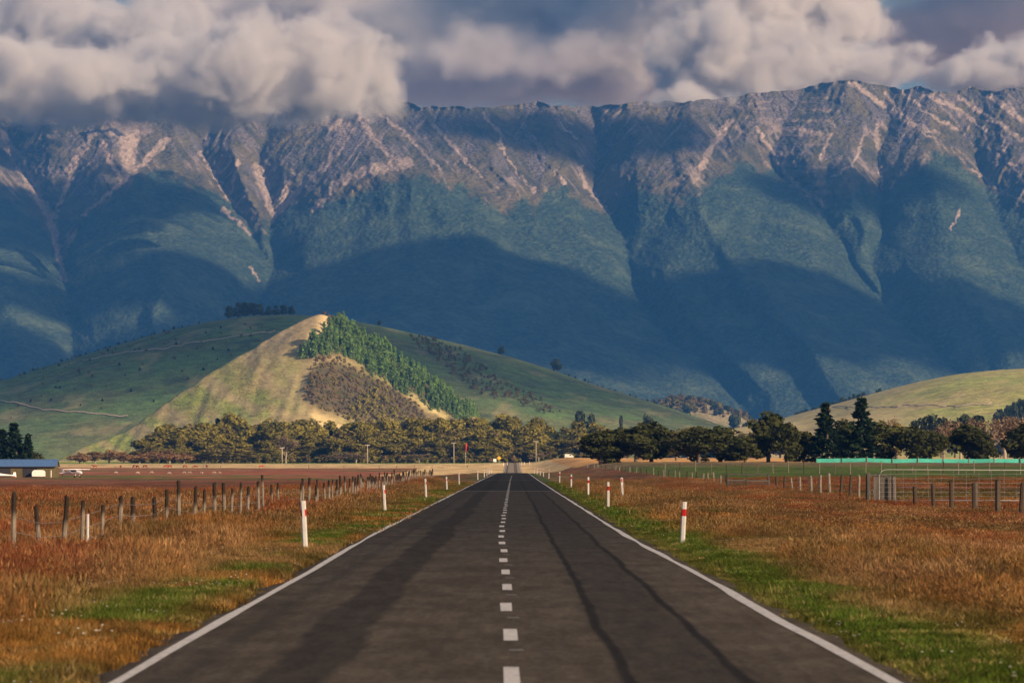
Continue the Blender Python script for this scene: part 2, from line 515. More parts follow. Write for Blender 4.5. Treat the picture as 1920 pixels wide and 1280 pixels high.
BACK_D = 4500.0
_back = hill_profile([(-700, 880), (-300, 790), (0, 722), (100, 690), (200, 655), (300, 625), (400, 602), (480, 592), (560, 589), (640, 596), (700, 608), (760, 621), (850, 643), (950, 668), (1050, 700), (1150, 735), (1250, 765), (1340, 793), (1420, 830), (1500, 870)], BACK_D)
def back_z(x, y):
    x = np.asarray(x, float); y = np.asarray(y, float)
    t = np.clip((y - 3850) / (BACK_D - 3850), 0, 1)
    s = np.sin(t * math.pi / 2) ** 1.1
    b = np.clip((y - BACK_D) / 900, 0, 1)
    z = 3 + (_back(x) - 3) * s * (1 - b * b)
    z = z + (fbm(x / 130, y / 150, 4, 71) - .5) * 30 * s * (1 - t) * 1.6
    return z

RIGHT_D = 4000.0
_right = hill_profile([(1380, 810), (1470, 782), (1550, 762), (1650, 735), (1720, 713), (1800, 698), (1860, 693), (1920, 691), (2100, 688), (2300, 720), (2600, 800), (2900, 870)], RIGHT_D)
def right_z(x, y):
    x = np.asarray(x, float); y = np.asarray(y, float)
    t = np.clip((y - 3250) / (RIGHT_D - 3250), 0, 1)
    s = np.sin(t * math.pi / 2)
    b = np.clip((y - RIGHT_D) / 800, 0, 1)
    return 5 + (_right(x) - 5) * s * (1 - b * b) + (fbm(x / 90, y / 110, 4, 81) - .5) * 16 * s * (1 - t) * 1.8

KNOLL_D = 5600.0
_knoll = hill_profile([(1100, 850), (1180, 790), (1205, 752), (1280, 743), (1330, 757), (1380, 775), (1440, 800), (1500, 850)], KNOLL_D)
def knoll_z(x, y):
    x = np.asarray(x, float); y = np.asarray(y, float)
    t = np.clip((y - 5250) / (KNOLL_D - 5250), 0, 1)
    b = np.clip((y - KNOLL_D) / 400, 0, 1)
    return 4 + (_knoll(x) - 4) * np.sin(t * math.pi / 2) * (1 - b * b)

def make_hill(name, fz, x0, x1, y0, y1, nx, ny, mat, label, bare=None):
    X, Y = np.meshgrid(np.linspace(x0, x1, nx), np.linspace(y0, y1, ny))
    Z = fz(X, Y)
    v = np.stack([X, Y, Z], -1).reshape(-1, 3)
    me = mesh_np(name, v, grid_faces(ny, nx), [mat])
    u, yy = proj(v[:, 0], v[:, 1], v[:, 2])
    attr(me, 'bare', bare(v, u, yy) if bare else np.zeros(len(v)))
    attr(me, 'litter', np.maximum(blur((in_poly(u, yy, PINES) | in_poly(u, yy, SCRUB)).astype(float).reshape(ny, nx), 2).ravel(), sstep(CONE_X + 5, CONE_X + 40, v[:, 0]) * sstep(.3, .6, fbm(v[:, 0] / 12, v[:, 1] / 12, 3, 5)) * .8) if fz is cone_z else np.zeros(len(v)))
    return setting(name, me, label)

def cone_bare(v, u, yy):
    n = fbm(v[:, 0] / 25, v[:, 1] / 25, 4, 91)
    streak = fbm((v[:, 0] - v[:, 2] * 1.6) / 60, (v[:, 2] + v[:, 0] * .6) / 9, 3, 97)
    top = sstep(70, 112, v[:, 2] + (n - .5) * 30)
    low = sstep(.45, .62, streak) * .75
    rightside = sstep(-215, -165, v[:, 0] + (n - .5) * 40) * sstep(-120, -150, v[:, 0]) * .85
    return np.clip(np.maximum(np.maximum(top, low), rightside), 0, 1)

make_hill('hill', cone_z, CONE_X - 330, CONE_X + 330, CONE_D - 420, CONE_D + 330, 240, 200,
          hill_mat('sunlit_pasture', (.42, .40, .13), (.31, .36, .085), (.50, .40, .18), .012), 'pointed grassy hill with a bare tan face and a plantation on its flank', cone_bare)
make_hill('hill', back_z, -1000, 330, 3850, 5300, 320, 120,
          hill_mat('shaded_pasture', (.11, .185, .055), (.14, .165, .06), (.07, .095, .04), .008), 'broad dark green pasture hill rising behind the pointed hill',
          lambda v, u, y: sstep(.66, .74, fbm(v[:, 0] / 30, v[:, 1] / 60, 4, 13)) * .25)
make_hill('hill', right_z, 180, 1100, 3250, 4700, 260, 130,
          hill_mat('dry_pasture', (.44, .40, .14), (.34, .37, .10), (.52, .42, .20), .010), 'low rounded dry pasture hill in sunlight beyond the dark trees',
          lambda v, u, y: np.clip(sstep(1800, 1600, u + 200 * (fbm(v[:, 0] / 40, v[:, 1] / 70, 4, 19) - .5)) * .6, 0, 1))
make_hill('hill', knoll_z, 60, 420, 5250, 5950, 140, 80,
          hill_mat('scrubby_clearing', (.34, .27, .15), (.20, .19, .09), (.42, .32, .20), .02), 'small sunlit brown knoll at the foot of the forested range')

# ------------------------------------------------------------------ mountain range
SKYL = [(-400, 215), (-200, 190), (0, 165), (120, 172), (250, 160), (380, 168), (500, 172), (600, 172), (663, 165), (710, 179), (785, 199), (850, 199), (919, 201), (965, 197), (1010, 190), (1044, 199), (1119, 197), (1200, 190),
        (1300, 189), (1380, 178), (1437, 171), (1485, 170), (1540, 155), (1592, 146), (1640, 158), (1700, 166), (1726, 161), (1750, 168), (1791, 170), (1815, 163), (1870, 170), (1920, 163), (2050, 180), (2300, 210), (2500, 230)]
CREST = [
    [(-60, 200), (-40, 330), (-10, 460), (20, 600), (40, 790)],
    [(80, 200), (78, 270), (95, 330), (100, 370)],
    [(180, 200), (200, 260), (215, 300), (180, 350), (160, 385), (150, 420)],
    [(330, 180), (325, 250), (312, 285), (300, 340), (292, 400), (285, 470), (270, 560), (250, 660), (235, 790)],
    [(450, 200), (455, 280), (462, 340), (470, 400), (495, 470)],
    [(560, 190), (540, 260), (525, 330), (515, 380)],
    [(663, 168), (675, 215), (690, 270), (725, 300), (780, 318), (845, 350), (920, 400), (985, 450), (1060, 510), (1120, 560), (1200, 638), (1300, 700), (1385, 770)],
    [(800, 335), (860, 420), (920, 452), (1000, 505), (1060, 562), (1130, 632), (1220, 702), (1300, 770)],
    [(725, 310), (640, 400), (572, 462), (525, 530), (490, 610), (470, 720), (465, 800)],
    [(760, 330), (730, 420), (720, 520), (740, 620), (790, 720), (820, 800)],
    [(890, 200), (905, 260), (930, 320), (965, 375)],
    [(1010, 190), (1035, 260), (1045, 330), (1060, 380), (1100, 450), (1140, 510)],
    [(1190, 192), (1205, 260), (1210, 330), (1210, 390), (1200, 450)],
    [(1300, 190), (1300, 260), (1290, 310)],
    [(1437, 171), (1400, 215), (1389, 240), (1406, 305), (1389, 367), (1440, 440), (1510, 500), (1580, 540), (1650, 590), (1720, 660), (1780, 740)],
    [(1389, 367), (1350, 430), (1360, 500), (1430, 560), (1510, 620), (1580, 690), (1640, 770)],
    [(1340, 400), (1270, 470), (1260, 540), (1320, 610), (1400, 680), (1450, 760)],
    [(1592, 148), (1560, 210), (1500, 270), (1480, 330), (1490, 380), (1520, 430)],
    [(1592, 148), (1625, 230), (1618, 300), (1608, 350), (1598, 410), (1610, 480), (1640, 540)],
    [(1726, 161), (1735, 220), (1750, 290), (1758, 370), (1750, 460), (1730, 560), (1720, 660), (1740, 790)],
    [(1750, 290), (1830, 320), (1900, 400), (1960, 480), (2020, 600), (2060, 790)],
    [(1870, 170), (1880, 240), (1905, 300), (1935, 360)],
    [(2100, 190), (2120, 400), (2180, 790)], [(2350, 210), (2380, 500), (2400, 790)], [(-300, 200), (-280, 500), (-260, 790)],
]
GULLY = [
    [(10, 200), (20, 280), (55, 340), (85, 395), (102, 430), (110, 480), (120, 526), (128, 600), (140, 700), (150, 800)],
    [(140, 200), (155, 260), (135, 320), (115, 380), (102, 410)],
    [(255, 200), (258, 290), (215, 350), (160, 400), (118, 470)],
    [(385, 200), (380, 290), (430, 375), (475, 445), (510, 500), (480, 570), (445, 640), (415, 720), (400, 800)],
    [(500, 200), (490, 300), (510, 405), (503, 450), (510, 500)],
    [(605, 200), (590, 280), (545, 345), (512, 408)],
    [(760, 195), (800, 260), (870, 320), (930, 375), (990, 440), (1075, 505), (1150, 570)],
    [(870, 385), (950, 445), (1030, 515), (1100, 580), (1180, 650), (1280, 730), (1340, 790)],
    [(800, 430), (840, 520), (900, 600), (980, 690), (1050, 800)],
    [(660, 430), (630, 520), (610, 620), (610, 720), (620, 800)],
    [(1400, 470), (1470, 535), (1560, 600), (1640, 680), (1690, 770)],
    [(1310, 480), (1330, 560), (1400, 630), (1480, 700), (1540, 780)],
    [(960, 198), (975, 270), (985, 320), (1003, 362), (1020, 420), (1075, 480)],
    [(1110, 197), (1120, 270), (1110, 330), (1145, 400), (1178, 475), (1190, 545), (1235, 615), (1315, 680), (1396, 775)],
    [(1245, 195), (1255, 270), (1275, 350), (1250, 400), (1190, 475)],
    [(1350, 190), (1345, 270), (1315, 330), (1278, 380)],
    [(1510, 170), (1465, 230), (1440, 290), (1480, 345), (1545, 395), (1580, 450), (1610, 510), (1655, 570), (1700, 630), (1760, 700)],
    [(1570, 240), (1555, 310), (1550, 395)],
    [(1670, 165), (1665, 240), (1650, 300), (1655, 365), (1655, 440), (1640, 510), (1660, 575)],
    [(1810, 175), (1800, 250), (1830, 300), (1880, 350), (1925, 410), (1990, 470)],
    [(1950, 170), (1960, 280), (2010, 400), (2090, 560), (2120, 790)],
    [(-130, 200), (-110, 500), (-60, 790)], [(2240, 200), (2270, 790)],
]
CREST_MAJOR = [
    [(-60, 200), (-40, 330), (-10, 460), (20, 600), (40, 790)],
    [(330, 180), (325, 250), (312, 285), (300, 340), (292, 400), (285, 470), (270, 560), (250, 660), (235, 790)],
    [(663, 168), (690, 270), (740, 330), (740, 420), (760, 500), (850, 600), (960, 700), (1060, 800)],
    [(780, 318), (845, 350), (920, 400), (985, 450), (1060, 510), (1120, 560), (1200, 638), (1300, 700), (1385, 770)],
    [(1437, 171), (1400, 215), (1389, 240), (1406, 305), (1389, 367), (1440, 440), (1510, 500), (1580, 540), (1650, 590), (1720, 660), (1780, 740)],
    [(1390, 380), (1340, 470), (1370, 560), (1450, 650), (1530, 760)],
    [(1592, 148), (1625, 230), (1618, 300), (1608, 350), (1598, 410), (1610, 480), (1640, 540)],
    [(1726, 161), (1735, 220), (1750, 290), (1758, 370), (1770, 460), (1800, 560), (1850, 660), (1900, 790)],
    [(1950, 180), (1980, 400), (2050, 600), (2100, 790)], [(2350, 210), (2380, 500), (2400, 790)], [(-300, 200), (-280, 500), (-260, 790)]]
GULLY_MAJOR = [
    [(10, 200), (20, 280), (55, 340), (85, 395), (102, 430), (110, 480), (120, 526), (128, 600), (140, 700), (150, 800)],
    [(385, 200), (380, 290), (430, 375), (475, 445), (510, 500), (480, 570), (445, 640), (415, 720), (400, 800)],
    [(500, 200), (490, 300), (510, 405), (503, 450), (510, 500)],
    [(1110, 197), (1120, 270), (1110, 330), (1145, 400), (1178, 475), (1190, 545), (1235, 615), (1315, 680), (1396, 775)],
    [(1510, 170), (1465, 230), (1440, 290), (1480, 345), (1545, 395), (1580, 450), (1610, 510), (1655, 570), (1720, 630), (1800, 700)],
    [(1670, 165), (1665, 240), (1650, 300), (1655, 365), (1655, 440), (1640, 510), (1660, 575)],
    [(1840, 175), (1830, 300), (1870, 400), (1920, 500), (1980, 640), (2000, 790)],
    [(-130, 200), (-110, 500), (-60, 790)], [(2240, 200), (2270, 790)]]
TREEL = [(-400, 380), (0, 352), (60, 402), (100, 452), (122, 485), (150, 420), (205, 385), (250, 340), (305, 318), (350, 345), (400, 352), (430, 378), (480, 432), (500, 422), (545, 380), (590, 388), (650, 360), (720, 346), (790, 328), (830, 347), (858, 342), (900, 372),
         (950, 402), (985, 366), (1003, 402), (1030, 350), (1045, 345), (1080, 372), (1130, 402), (1150, 402), (1200, 352), (1240, 372), (1270, 382), (1300, 360), (1360, 326), (1406, 305), (1450, 322), (1500, 352), (1548, 395), (1580, 372), (1620, 347), (1652, 365), (1680, 345), (1750, 290), (1800, 302), (1850, 342), (1900, 392), (1960, 430), (2500, 420)]
SCREE_AND_LIT = [
    ([(0, 262), (25, 285), (55, 340), (85, 395), (100, 430), (107, 470), (113, 500), (121, 526)], 13, 5),
    ([(172, 250), (140, 300), (128, 340), (112, 380), (100, 405)], 8, 5), ([(205, 238), (275, 240)], 16, 14), ([(238, 245), (240, 315)], 26, 16), ([(310, 262), (260, 312), (215, 350), (155, 404)], 9, 3), ([(190, 265), (205, 300), (225, 330)], 6, 6),
    ([(375, 285), (410, 340), (430, 378)], 4, 4), ([(448, 298), (430, 365), (442, 388)], 3, 4), ([(484, 316), (500, 365), (512, 408)], 13, 5), ([(548, 325), (528, 378), (510, 412)], 7, 4),
    ([(420, 393), (470, 438)], 5, 3), ([(466, 497), (486, 526)], 3, 3), ([(615, 228), (655, 240)], 14, 14), ([(650, 240), (620, 300), (565, 350), (520, 400)], 13, 4), ([(765, 305), (690, 318), (630, 345), (588, 392)], 13, 6), ([(668, 205), (700, 258), (732, 292)], 9, 5), ([(700, 200), (770, 260), (830, 320)], 4, 3),  # streak beside the peak's ridge: sunlit ridge painted in scree colour
    ([(815, 235), (860, 285), (905, 335)], 4, 2), ([(905, 212), (935, 250), (945, 290)], 3, 3), ([(1035, 205), (1060, 240), (1085, 262)], 2, 2), ([(1048, 208), (1075, 235)], 2, 2), ([(935, 270), (975, 330), (1003, 360)], 3, 3),
    ([(1368, 228), (1332, 280), (1302, 342)], 8, 6), ([(1090, 312), (1096, 345), (1148, 402)], 6, 2), ([(1040, 320), (1060, 345)], 3, 3), 
    ([(1645, 235), (1650, 300), (1655, 352)], 5, 3), ([(1540, 300), (1560, 250)], 4, 4), ([(1480, 240), (1545, 250)], 5, 5), ([(1420, 240), (1480, 330), (1545, 385)], 4, 5), ([(1600, 155), (1650, 190), (1700, 225), (1760, 250)], 7, 4), ([(1690, 170), (1740, 210), (1800, 245)], 6, 3), ([(1740, 175), (1800, 205), (1850, 245)], 6, 3), ([(1800, 180), (1850, 215), (1915, 260)], 6, 5), ([(1860, 180), (1920, 225)], 7, 7), ([(1660, 175), (1720, 240), (1745, 255)], 4, 3),
    ([(1802, 393), (1780, 432)], 2.5, 2), ([(1822, 318), (1860, 345), (1905, 372)], 3, 1.5), ([(1848, 235), (1858, 300)], 4, 3), ([(1560, 330), (1600, 310), (1625, 250)], 3, 3), ([(1880, 250), (1890, 300), (1915, 330)], 3, 3),
]

def make_mountain():
    us = np.arange(-380, 2320, 2.3)
    nr = 390
    top = np.interp(us, [p[0] for p in SKYL], [p[1] for p in SKYL]) + (fbm(us / 22, us * 0, 4, 3) - .5) * 9
    t = np.linspace(0, 1, nr)
    U = np.repeat(us[None, :], nr, 0)
    Y = 835 + (top[None, :] - 835) * t[:, None]
    # distances to spur crests and gullies, found on a coarser grid and bent by noise
    wu = U + (fbm(U / 60, Y / 60, 3, 5) - .5) * 22; wy = Y + (fbm(U / 60, Y / 60, 3, 9) - .5) * 22
    def relief(crests, gullies):
        dc = np.full(U.shape, 1e9); dg = np.full(U.shape, 1e9)
        for pl in crests: dc = np.minimum(dc, line_dist(wu, wy, pl))
        for pl in gullies: dg = np.minimum(dg, line_dist(wu, wy, pl))
        return dg / (dc + dg + 1e-6), dc + dg
    s, d = relief(CREST_MAJOR, GULLY_MAJOR)
    prot = np.clip(1.5 * d, 40, 430) * lerp(s, 1 - (1 - s) ** 2, .75) * lerp(.35, 1.0, sstep(185, 340, Y))
    s, d = relief(CREST, GULLY)
    prot += np.clip(1.35 * d, 20, 260) * s * lerp(.85, .52, sstep(330, 450, Y))
    prot = blur(prot, 4)
    gu = np.gradient(blur(prot, 6), axis=1)
    side = np.clip(gu / 4.0, -1, 1)                       # >0: slope falling to the left
    qa = U - .75 * Y; qb = U + .75 * Y
    wob = (fbm(U / 40, Y / 40, 3, 15) - .5) * 30
    ra = ridged((qa + wob) / 34, (Y + .5 * U) / 190, 4, 21); rb = ridged((qb + wob) / 34, (Y - .5 * U) / 190, 4, 27)
    rid = lerp(ra, rb, (side + 1) / 2)
    th = np.interp(U, [p[0] for p in TREEL], [p[1] for p in TREEL])
    nn = fbm(U / 16, Y / 16, 4, 33)
    above = sstep(-9, 9, th - Y + (nn - .5) * 44)          # 1 above the bush line
    high = sstep(-70, 40, th - Y)
    big = ridged(U / 95 + Y / 400, Y / 150, 3, 45)
    D = 8700 + 2300 * np.clip((835 - Y) / 650, 0, 1.2) ** .95
    D = D - prot - (rid - .5) * (9 + 44 * high) - (big - .5) * (26 - 6 * high) - (fbm(U / 7, Y / 7, 3, 51) - .5) * (9 + 11 * high)
    D[-3:] = D[-4:-3]
    X = (U - 960) / F * D; Z = CAMZ + (HY - Y) / F * D
    Yw = D.copy()
    # close the range behind its skyline
    bx = np.stack([X[-1], X[-1]]); by = np.stack([Yw[-1] + 900, Yw[-1] + 2600]); bz = np.stack([Z[-1] - 350, Z[-1] * 0 - 20])
    X = np.concatenate([X, bx]); Yw = np.concatenate([Yw, by]); Z = np.concatenate([Z, bz])
    v = np.stack([X, Yw, Z], -1).reshape(-1, 3)
    scr = np.zeros(U.shape)
    su = U + (fbm(U / 9, Y / 9, 3, 61) - .5) * 12; sy = Y + (fbm(U / 9, Y / 9, 3, 67) - .5) * 12
    for pl, w0, w1 in SCREE_AND_LIT:
        b = (U > min(p[0] for p in pl) - 40) & (U < max(p[0] for p in pl) + 40) & (Y > min(p[1] for p in pl) - 40) & (Y < max(p[1] for p in pl) + 40)
        d, f = line_dist(su[b], sy[b], pl, True)
        w = (w0 + (w1 - w0) * f) * .92
        scr[b] = np.maximum(scr[b], sstep(1.15, .65, d / w))
    fin = lerp(ridged((qa + wob * .6) / 13, (Y + .5 * U) / 110, 3, 121), ridged((qb + wob * .6) / 13, (Y - .5 * U) / 110, 3, 127), (side + 1) / 2)
    scr = scr * lerp(.65, 1.0, sstep(.34, .56, fbm(U / 5, Y / 8, 4, 131, .6)))
    streak = sstep(.70, .86, fin) * above * sstep(.38, .6, fbm(U / 50, Y / 50, 3, 71))
    rock = sstep(.50, .66, fbm(U / 26, Y / 20, 5, 77, .62) * .5 + fin * .5) * sstep(10, 60, th - Y)
    bench = sstep(.5, .62, fbm(U / 70, Y / 9, 3, 79)) * in_poly(U, Y, [(1410, 190), (1560, 180), (1560, 380), (1480, 350)]) * .8
    scr = np.clip(np.maximum(scr * .9, np.maximum(streak * .5, bench * .45)), 0, 1)
    pad = lambda a: np.concatenate([a, a[-1:], a[-1:]]).ravel()
    k = M('range_slopes')
    can = k.n('ShaderNodeTexVoronoi', feature='SMOOTH_F1'); can.inputs['Scale'].default_value = .085; can.inputs['Smoothness'].default_value = .35
    wpos = k.pos((1, .75, 1.25)); k.l(wpos, can.inputs['Vector'])
    cn = k.noise(wpos, .05, 5, .65); fine = k.noise(wpos, .22, 4, .7); sp = k.noise(wpos, .012, 4, .6)
    forest = k.mix(k.ramp(cn, .3, .7), (.026, .052, .040), (.072, .116, .070))
    forest = k.mix(k.math('MULTIPLY', k.ramp(can.outputs['Distance'], .15, .75), .6), forest, (.018, .034, .024))
    forest = k.mix(k.ramp(sp, .45, .75), forest, (.092, .132, .078))
    tus = k.mix(k.ramp(sp, .35, .65), (.065, .066, .034), (.15, .125, .060))
    rk = k.mix(k.ramp(fine, .35, .65), (.055, .050, .050), (.23, .20, .185))
    sc = k.mix(k.ramp(cn, .3, .7), (.38, .29, .23), (.56, .44, .355))
    c = k.mix(k.attr('rock', out='Fac'), tus, rk)
    c = k.mix(k.attr('bush', out='Fac'), c, forest)
    c = k.mix(k.attr('scree', out='Fac'), c, sc)
    hgt = k.math('SUBTRACT', k.math('MULTIPLY', fine, .8), k.math('MULTIPLY', can.outputs['Distance'], .9))
    k.color(c).bump(hgt, 1.0, 7.5)
    me = mesh_np('mountain', v, grid_faces(nr + 2, len(us)), [k.m])
    attr(me, 'bush', pad(1 - above)); attr(me, 'rock', pad(rock)); attr(me, 'scree', pad(scr))
    setting('mountain', me, 'high forested range with scree gullies and bare rocky tops')
make_mountain()

# ------------------------------------------------------------------ air: haze and clouds
def volume_mat(name, col, dens, aniso=0.0):
    m = bpy.data.materials.new(name); m.use_nodes = True
    t = m.node_tree; t.nodes.clear()
    o = t.nodes.new('ShaderNodeOutputMaterial'); v = t.nodes.new('ShaderNodeVolumePrincipled')
    v.inputs['Color'].default_value = (*col, 1); v.inputs['Density'].default_value = dens; v.inputs['Anisotropy'].default_value = aniso
    t.links.new(v.outputs[0], o.inputs['Volume'])
    return m

def make_haze():
    p = Parts().box((-9000, -1500, -25), (9000, 27000, 1165))
    me = p.mesh('haze', volume_mat('valley_air', (.07, .33, 1.0), 4.0e-5))
    ob('haze', me, kind='stuff', label='thin blue air between the road and the range')
make_haze()

CLOUD = volume_mat('cloud_vapour', (.91, .89, .88), 1.0, 0.1)
def cloud(blobs, label, voxel=9.5, dens=.026, nscale=.0075, rough=1.55, soft=5.0, seed=0.0, flat=None):
    """One cloud: ellipsoids (centre, radii) eaten into by fractal noise, as a voxel volume."""
    lo = [min(c[i] - r[i] * 1.25 for c, r in blobs) for i in range(3)]
    hi = [max(c[i] + r[i] * 1.25 for c, r in blobs) for i in range(3)]
    g = bpy.data.node_groups.new('cloud', 'GeometryNodeTree')
    g.interface.new_socket('Geometry', in_out='OUTPUT', socket_type='NodeSocketGeometry')
    N = g.nodes.new; L = g.links.new
    def mth(op, a, b, clamp=False):
        nd = N('ShaderNodeMath'); nd.operation = op; nd.use_clamp = clamp
        for i, v in ((0, a), (1, b)):
            if isinstance(v, (int, float)): nd.inputs[i].default_value = v
            else: L(v, nd.inputs[i])
        return nd.outputs[0]
    def vmt(op, a, b):
        nd = N('ShaderNodeVectorMath'); nd.operation = op
        for i, v in ((0, a), (1, b)):
            if isinstance(v, tuple): nd.inputs[i].default_value = v
            elif v is not None: L(v, nd.inputs[i])
        return nd
    pos = N('GeometryNodeInputPosition').outputs[0]
    shifted = vmt('ADD', pos, (seed * 913.0, seed * 517.0, seed * 291.0)).outputs[0]
    no = N('ShaderNodeTexNoise'); no.inputs['Scale'].default_value = nscale; no.inputs['Detail'].default_value = 6; no.inputs['Roughness'].default_value = .64; no.inputs['Distortion'].default_value = .7; L(shifted, no.inputs['Vector'])
    no2 = N('ShaderNodeTexNoise'); no2.inputs['Scale'].default_value = nscale * .33; no2.inputs['Detail'].default_value = 2; L(shifted, no2.inputs['Vector'])
    fld = None
    for c, r in blobs:
        q = vmt('MULTIPLY', vmt('SUBTRACT', pos, tuple(c)).outputs[0], tuple(1 / x for x in r)).outputs[0]
        d = mth('SUBTRACT', 1.0, vmt('LENGTH', q, None).outputs['Value'])
        fld = d if fld is None else mth('MAXIMUM', fld, d)
    e = mth('ADD', mth('MULTIPLY', mth('SUBTRACT', no.outputs[0], .52), rough * 2.4), mth('MULTIPLY', mth('SUBTRACT', no2.outputs[0], .5), rough * 1.2))
    f = mth('MULTIPLY', mth('ADD', fld, e), soft, True)
    if flat:
        sx = N('ShaderNodeSeparateXYZ'); L(pos, sx.inputs[0])
        f = mth('MULTIPLY', f, mth('MULTIPLY', mth('SUBTRACT', sx.outputs[2], flat[0]), 1.0 / flat[1], True))
    f = mth('MULTIPLY', f, dens)
    vc = N('GeometryNodeVolumeCube'); vc.inputs['Min'].default_value = lo; vc.inputs['Max'].default_value = hi
    for i, k in enumerate('XYZ'):
        vc.inputs['Resolution ' + k].default_value = max(6, int((hi[i] - lo[i]) / voxel))
    L(f, vc.inputs['Density'])
    sm = N('GeometryNodeSetMaterial'); sm.inputs['Material'].default_value = CLOUD; L(vc.outputs[0], sm.inputs[0])
    L(sm.outputs[0], N('NodeGroupOutput').inputs[0])
    me = bpy.data.meshes.new('cloud'); me.materials.append(CLOUD)
    o = ob('cloud', me, kind='stuff', label=label)
    o.modifiers.new('vapour', 'NODES').node_group = g
    return o

def blob(u, y, D, ru, ry, rd):
    return (P(u, y, D), (ru / F * D, rd, ry / F * D))

def make_clouds():
    cloud([blob(60, 150, 9600, 170, 66, 300), blob(230, 150, 9500, 170, 62, 300), blob(400, 130, 9600, 190, 85, 330), blob(580, 150, 9700, 140, 66, 280), blob(90, 60, 10300, 170, 80, 330), blob(300, 50, 10100, 130, 60, 260)],
          'pale pink cloud bank lying on the left end of the range', seed=1.0)
    cloud([blob(1330, 110, 11400, 120, 90, 330), blob(1450, 100, 11500, 150, 75, 330), blob(1600, 125, 11600, 130, 42, 260), blob(1380, 20, 11700, 130, 80, 300), blob(1290, 185, 10900, 80, 40, 180), blob(1540, 30, 12000, 110, 60, 300), blob(1375, 45, 11000, 60, 50, 160)],
          'bright warm cloud resting on the ridge beside the highest peak', seed=2.3)
    cloud([blob(1830, 146, 11700, 110, 30, 220), blob(1960, 125, 11800, 120, 50, 240)], 'low white cloud strip along the ridge at the far right', seed=3.1)
    cloud([blob(880, 120, 13800, 190, 70, 480), blob(1120, 110, 14000, 230, 85, 500), blob(1050, 20, 14200, 330, 70, 500), blob(620, 10, 14300, 200, 60, 500), blob(1250, 60, 13900, 200, 90, 450), blob(800, 60, 13900, 200, 70, 450)],
          'grey cloud mass hanging over the middle of the range', voxel=24, nscale=.0036, seed=4.7, dens=.014, rough=1.45, soft=3.4)
    cloud([blob(1830, 60, 16500, 300, 110, 700), blob(560, 20, 17000, 330, 90, 700), blob(1050, -10, 17000, 500, 90, 700)], 'dark slate cloud deck far behind the range', voxel=42, nscale=.0022, seed=5.5, dens=.010, rough=1.0)
    # unseen clouds above the frame, placed sunward to shade plain, range and cloud deck
    def shade(u, y, D, ru, rd, rv, alt, seed, dens=.03, rough=.6):
        q = P(u, y, D); t = (alt - q.z) / SUN.z
        cloud([(q + SUN * t, (ru, rd, rv))], 'unseen shade cloud high above the frame', voxel=50, dens=dens, nscale=.0022, rough=rough, soft=2.6, seed=seed)
    q = Vector((20, 420, 0)); c = q + SUN * (1100 / SUN.z)
    cloud([(c, (420, 640, 110))], 'unseen thin cloud sheet placed to dim the sun on the road', voxel=50, dens=.0024, nscale=.002, rough=.4, soft=3.0, seed=8.1)
    shade(40, 620, 9000, 260, 250, 150, 2300, 9.2)
    shade(330, 600, 8900, 260, 260, 150, 2350, 10.4)
    shade(720, 570, 9100, 300, 200, 120, 2300, 11.1)
    shade(1020, 650, 9000, 300, 220, 120, 2250, 11.9)
    shade(1290, 590, 9300, 260, 240, 130, 2300, 12.7)
    shade(1850, 620, 9300, 260, 260, 130, 2300, 13.3)
    shade(1060, 250, 10600, 420, 220, 130, 2900, 14.9)
    shade(1680, 300, 10200, 260, 130, 110, 2850, 15.2)
    for k, (u, y, ru) in enumerate(((560, 500, 110), (860, 470, 120), (980, 540, 130), (1120, 420, 110), (1480, 560, 120), (1600, 640, 130), (1700, 480, 90), (450, 340, 90), (200, 360, 80), (1250, 700, 90), (820, 640, 140), (1900, 430, 110))):
        shade(u, y, 9300, ru, ru * .7, 70, 2350 + 25 * k, 21.3 + k * 1.7, .03, .7)
    shade(330, 690, 4300, 330, 330, 110, 1500, 16.6, .007)
    shade(1050, 730, 4300, 260, 300, 110, 1480, 17.7, .007)
    shade(1830, 60, 16500, 1200, 900, 450, 4200, 18.8, .03, .4)  # from here, unseen clouds added to keep the deck and middle cloud dark
    shade(800, 20, 16800, 1600, 900, 450, 4300, 19.9, .03, .4)
    shade(1000, 70, 13900, 700, 380, 220, 3600, 20.7, .009, .8)
make_clouds()

# ================================================================== GRASS
def grass_material():
    k = M('grass_blades')
    tint = k.attr('tint', 'INSTANCER', 'Vector')
    n1 = k.noise(k.pos(), 9.0, 2)
    c = k.mix(1.0, tint, k.mix(k.ramp(n1, .3, .7), (.72, .72, .68), (1.3, 1.28, 1.2)), 'MULTIPLY')
    d = k.n('ShaderNodeBsdfDiffuse'); t = k.n('ShaderNodeBsdfTranslucent'); s = k.n('ShaderNodeMixShader')
    k.l(c, d.inputs[0]); k.l(c, t.inputs[0]); s.inputs[0].default_value = .4
    k.l(d.outputs[0], s.inputs[1]); k.l(t.outputs[0], s.inputs[2]); k.l(s.outputs[0], k.out.inputs['Surface'])
    k.t.nodes.remove(k.b)
    return k.m

